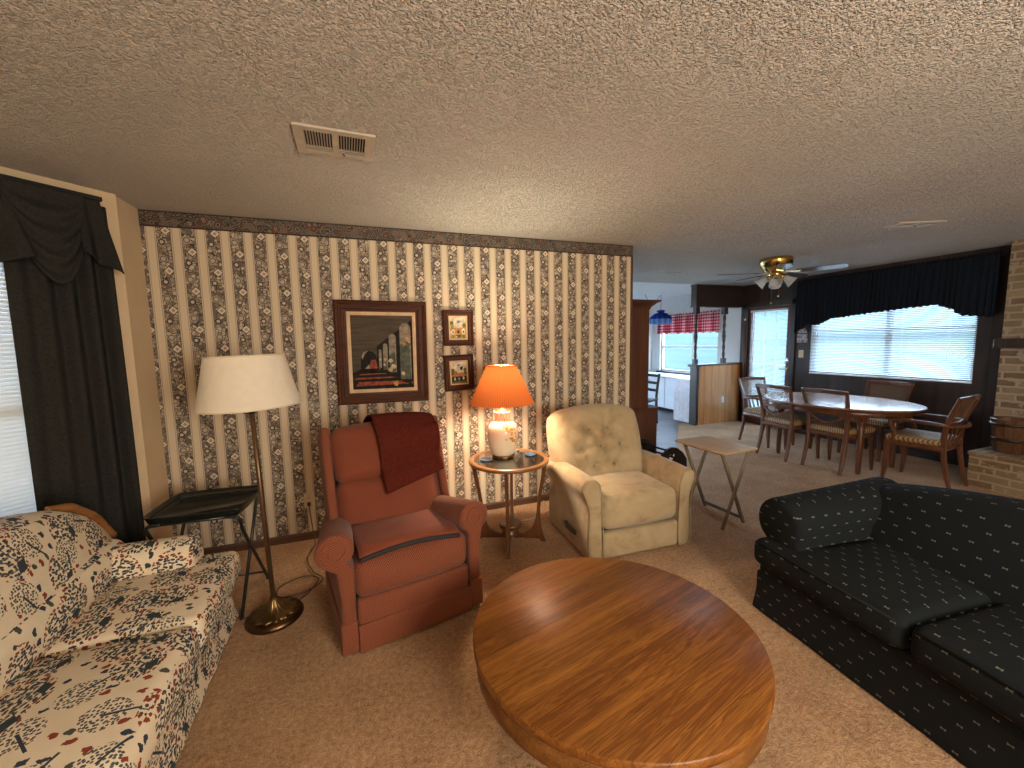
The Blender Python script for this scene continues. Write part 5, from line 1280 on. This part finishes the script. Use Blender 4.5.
for x, z in ((-0.14, 0.33), (0.14, 0.33), (-0.12, 0.20), (0.12, 0.20), (0, 0.10), (0.0, 0.43)):
    mb = MB(); mb.tube([(x, 0.012, z), (x, 0.43, z)], 0.010, 8); mb.build('dowel', BLKWOOD, MR)
# kitchen units
KC = thing('base_cabinet', 'white base cabinets under the kitchen window', 'cabinet', (5.86, 5.70, 0), 0)
mb = MB(); mb.span((0.0, 0.0, 0.09), (0.555, 2.24, 0.725), 0.002); mb.build('body', CABW, KC)
mb = MB(); mb.span((0.06, 0.0, 0.004), (0.555, 2.24, 0.09), 0.002); mb.build('toe_kick', DARKIN, KC)
for i in range(4):
    y0 = 0.03 + i * 0.55; mb = MB(); mb.span((-0.018, y0, 0.11), (0, y0 + 0.53, 0.71), 0.004); dr = mb.build('door', CABW, KC)
    mb = MB(); mb.lathe([(0.006, 0), (0.013, 0.01), (0.012, 0.02), (0, 0.023)], 12, M=T(-0.018, y0 + (0.06 if i % 2 else 0.47), 0.64) @ Matrix.Rotation(-PI / 2, 4, 'Y')); mb.build('knob', ABRASS, dr)
mb = MB(); mb.rc((0.60, 2.26, 0.035), (6.12, 6.81, 0.7435), 0.01, 3, 0, smooth=False); tag(mb.build('countertop', plain('pale_laminate', (0.62, 0.63, 0.64), 0.35)), 'pale countertop running below the kitchen window', 'countertop')
PN = thing('peninsula_cabinet', 'white cabinet end panel joined behind the half wall', 'cabinet', (5.43, 5.665, 0), 0)
mb = MB(); mb.span((0.02, 0, 0.07), (0.385, 0.42, 0.775), 0.002); mb.build('body', CABW, PN)
mb = MB(); mb.span((0, 0.0, 0.012), (0.02, 0.42, 0.775), 0.003); mb.build('end_panel', plain('lilac_white_panel', (0.60, 0.58, 0.64), 0.5), PN)
mb = MB(); mb.span((-0.01, -0.003, 0.775), (0.385, 0.43, 0.80), 0.004); mb.build('counter', plain('pale_laminate', (0.62, 0.63, 0.64), 0.35), PN)
# pendant
PX, PY = 5.73, 6.85
PE = thing('pendant_lamp', 'blue stained glass pendant lamp swagged from the kitchen ceiling', 'pendant lamp', (PX, PY, 1.83), 0)
mb = MB(); mb.lathe([(0.03, 0.275), (0.045, 0.285), (0.095, 0.265), (0.045, 0.235)][::-1], 12); mb.build('shade_crown', BLUEG, PE)
mb = MB(); mb.lathe([(0.225, 0.10), (0.195, 0.155), (0.125, 0.21), (0.045, 0.237)], 12, smooth=False); mb.build('shade_upper', BLUEG, PE)
mb = MB(); mb.lathe([(0.21, 0.0), (0.228, 0.05), (0.225, 0.10)], 12, smooth=False); mb.build('shade_skirt', BLUEP, PE)
mb = MB(); mb.tube([(0, 0, 0.24), (0, 0, 0.27), (0, 0, CEIL - 1.83 - 0.02)], 0.005, 6)
hx, hy = 5.294 - PX, 6.80 - PY
mb.tube(catmull([(0, 0, CEIL - 1.85), (hx * 0.3, hy * 0.3, 0.47), (hx * 0.55, hy * 0.55, 0.41), (hx * 0.8, hy * 0.8, 0.47), (hx, hy, CEIL - 1.85)], 6), 0.005, 6); mb.build('chain', BRONZE, PE)
for x, y in ((0, 0), (hx, hy)):
    mb = MB(); mb.tube([(x, y, CEIL - 1.83), (x, y, CEIL - 1.86)], 0.012, 8); mb.build('ceiling_hook', WHITEP, PE)
# breakfast table and chair glimpsed past the hutch
KT = thing('kitchen_table', 'white kitchen table glimpsed behind the hutch', 'table', (4.62, 6.75, 0.004), 0)
mb = MB(); mb.lathe([(0, 0.72), (0.43, 0.72), (0.45, 0.73), (0.445, 0.748), (0, 0.75)], 40); mb.build('tabletop', CABW, KT)
mb = MB(); mb.lathe([(0.30, 0), (0.28, 0.03), (0.06, 0.06), (0.045, 0.3), (0.07, 0.68), (0.12, 0.72)], 24); mb.build('pedestal', CABW, KT)
KCH = thing('kitchen_chair', 'dark ladder back kitchen chair half hidden by the hutch', 'chair', (4.66, 6.02, 0.004), math.radians(-65))
mb = MB(); mb.rc((0.42, 0.40, 0.04), (0, 0, 0.44), 0.015, 2, 2); mb.build('seat', BLKWOOD, KCH)
for sx in (-1, 1):
    mb = MB(); mb.bar([(0.18 * sx, -0.17, 0.43), (0.18 * sx, -0.17, 0)], 0.035, 0.035); mb.build('leg', BLKWOOD, KCH)
    mb = MB(); mb.bar(catmull([(0.18 * sx, 0.22, 0), (0.18 * sx, 0.18, 0.43), (0.185 * sx, 0.21, 0.68), (0.19 * sx, 0.27, 0.90)], 4), 0.04, 0.036); mb.build('rear_leg_and_post', BLKWOOD, KCH)
for z, y in ((0.60, 0.205), (0.73, 0.228), (0.86, 0.258)):
    mb = MB(); mb.bar([(-0.18, y, z), (0, y + 0.015, z + 0.01), (0.18, y, z)], 0.05, 0.016); mb.build('slat', BLKWOOD, KCH)

# ------------------------------------------------------------------ fireplace
mb = MB(); mb.span((5.64, -0.6, 0), (6.175, 2.18, 0.32), 0.003); mb.span((5.63, -0.6, 0.32), (6.178, 2.19, 0.356), 0.006); tag(mb.build('hearth', BRICK, uv=True), 'raised whitewashed brick hearth under the dark mantel', 'hearth')
mb = MB(); mb.span((6.02, -0.4, 1.37), (6.178, 2.235, 1.465), 0.006); tag(mb.build('mantel_shelf', DKWOOD), 'dark wooden mantel shelf fixed to the brick chimney', 'mantel')
LB = thing('log_bucket', 'tapered brown wooden bucket standing on the brick hearth', 'bucket', (5.90, 2.00, 0.357), 0)
BUCK = wood('bucket_staves', (0.06, 0.026, 0.012), (0.20, 0.10, 0.05), 2, 1.2, 0.3)
mb = MB(); mb.lathe([(0, 0.004), (0.105, 0.0), (0.110, 0.01), (0.150, 0.33), (0.145, 0.335), (0.138, 0.325), (0.10, 0.03), (0, 0.03)], 14, smooth=False); mb.build('staves', BUCK, LB)
mb = MB()
for r, z in ((0.1285, 0.13), (0.146, 0.28)): mb.lathe([(r - 0.006, z - 0.014), (r + 0.002, z - 0.014), (r + 0.006, z + 0.014), (r - 0.004, z + 0.014)], 28)
mb.build('hoop', DKWOOD, LB)
mb = MB(); mb.tube(catmull([(0, -0.148, 0.30), (0.07, -0.12, 0.235), (0.15, 0, 0.20), (0.07, 0.12, 0.235), (0, 0.148, 0.30)], 6), 0.005, 6); mb.build('bail_handle', BLACK, LB)
FB = thing('fire_screen', 'black fire screen against the brick at the edge of view', 'fire screen', (6.10, 1.45, 0.357), 0)
mb = MB(); mb.span((-0.012, -0.45, 0), (0.012, 0.45, 0.70), 0.004); mb.build('mesh_panel', BLACK, FB)
mb = MB(); mb.tube([(0, -0.46, 0.0), (0, -0.46, 0.71), (0, 0.46, 0.71), (0, 0.46, 0.0)], 0.014, 8); mb.build('frame', BRASS, FB)
# ------------------------------------------------------------------ light, world, camera
def lamp(name, kind, loc, power, color, size=0.05, rot=None, **kw):
    l = bpy.data.lights.new(name, kind); l.energy = power; l.color = color
    if kind == 'POINT': l.shadow_soft_size = size
    o = bpy.data.objects.new(name, l); COL.objects.link(o); o.location = loc
    if rot: o.rotation_euler = rot
    for k, v in kw.items(): setattr(l, k, v)
    return o
lamp('table_lamp_light', 'POINT', (0.968, 2.915, 0.652 + 0.585), 58, (1.0, 0.86, 0.60), 0.08)
# second lit lamp of the room, standing at the near end of the navy sofa behind the photographer
lamp('room_lamp_light', 'POINT', (1.2, -1.7, 1.55), 370, (1.0, 0.90, 0.74), 0.55)
W = bpy.data.worlds.new('daylight'); SC.world = W; W.use_nodes = True
nt = W.node_tree; nt.nodes.clear()
o = nt.nodes.new('ShaderNodeOutputWorld'); bg = nt.nodes.new('ShaderNodeBackground'); tc = nt.nodes.new('ShaderNodeTexCoord'); sp = nt.nodes.new('ShaderNodeSeparateXYZ'); rp = nt.nodes.new('ShaderNodeValToRGB')
nt.links.new(tc.outputs['Generated'], sp.inputs[0])
mr = nt.nodes.new('ShaderNodeMapRange'); mr.inputs[1].default_value = -0.3; mr.inputs[2].default_value = 0.6; nt.links.new(sp.outputs[2], mr.inputs[0])
nt.links.new(mr.outputs[0], rp.inputs[0]); e = rp.color_ramp.elements
e[0].position = 0.0; e[0].color = (0.55, 0.68, 0.70, 1); e[1].position = 1.0; e[1].color = (0.48, 0.70, 1.0, 1)
for p, c in ((0.27, (0.55, 0.75, 0.95, 1)), (0.36, (0.66, 0.84, 1.0, 1))):
    q = e.new(p); q.color = c
nt.links.new(rp.outputs[0], bg.inputs[0]); bg.inputs[1].default_value = 26.0; nt.links.new(bg.outputs[0], o.inputs[0])
def portal(name, loc, rot, sx, sy):
    l = bpy.data.lights.new(name, 'AREA'); l.shape = 'RECTANGLE'; l.size = sx; l.size_y = sy; l.cycles.is_portal = True
    o = bpy.data.objects.new(name, l); COL.objects.link(o); o.location = loc; o.rotation_euler = rot
R90 = PI / 2
portal('portal_dining', (XR + 0.14, 3.41, 1.52), (R90, 0, R90), 1.85, 1.2)
portal('portal_door', (XR + 0.14, 5.01, 1.02), (R90, 0, R90), 0.8, 2.0)
portal('portal_kitchen', (XR + 0.14, 6.86, 1.4), (R90, 0, R90), 1.7, 1.25)
portal('portal_far', (3.65, 8.09, 1.05), (R90, 0, PI), 1.8, 2.0)
cb = bay((BS0 + BS1) / 2, -0.14, 1.23); portal('portal_bay', tuple(cb), (R90, 0, math.radians(225) + 2 * R90 - PI + R90 * 0), 0.8, 1.7)

yaw, pit, rol = math.radians(19.847), math.radians(5.918), math.radians(-1.077)
fwd = V((math.sin(yaw) * math.cos(pit), math.cos(yaw) * math.cos(pit), -math.sin(pit)))
r0 = V((math.cos(yaw), -math.sin(yaw), 0)); u0 = r0.cross(fwd)
cr, sr = math.cos(rol), math.sin(rol)
rr = r0 * cr + u0 * sr; uu = r0 * -sr + u0 * cr
cam = bpy.data.cameras.new('camera'); co = bpy.data.objects.new('camera', cam); COL.objects.link(co)
Mx = Matrix.Identity(4)
for i in range(3): Mx[i][0] = rr[i]; Mx[i][1] = uu[i]; Mx[i][2] = -fwd[i]
Mx[0][3], Mx[1][3], Mx[2][3] = 0, 0, H
co.matrix_world = Mx
cam.sensor_fit = 'HORIZONTAL'; cam.sensor_width = 36; cam.lens = 36 * FPX / 1024; cam.clip_start = 0.05
SC.camera = co
vs = SC.view_settings; vs.view_transform = 'Standard'; vs.look = 'None'; vs.gamma = 1; vs.use_curve_mapping = False; vs.exposure = 0.18
SC.cycles.use_denoising = True
SC.cycles.max_bounces = 10; SC.cycles.diffuse_bounces = 6; SC.cycles.transparent_max_bounces = 24; SC.cycles.sample_clamp_indirect = 6
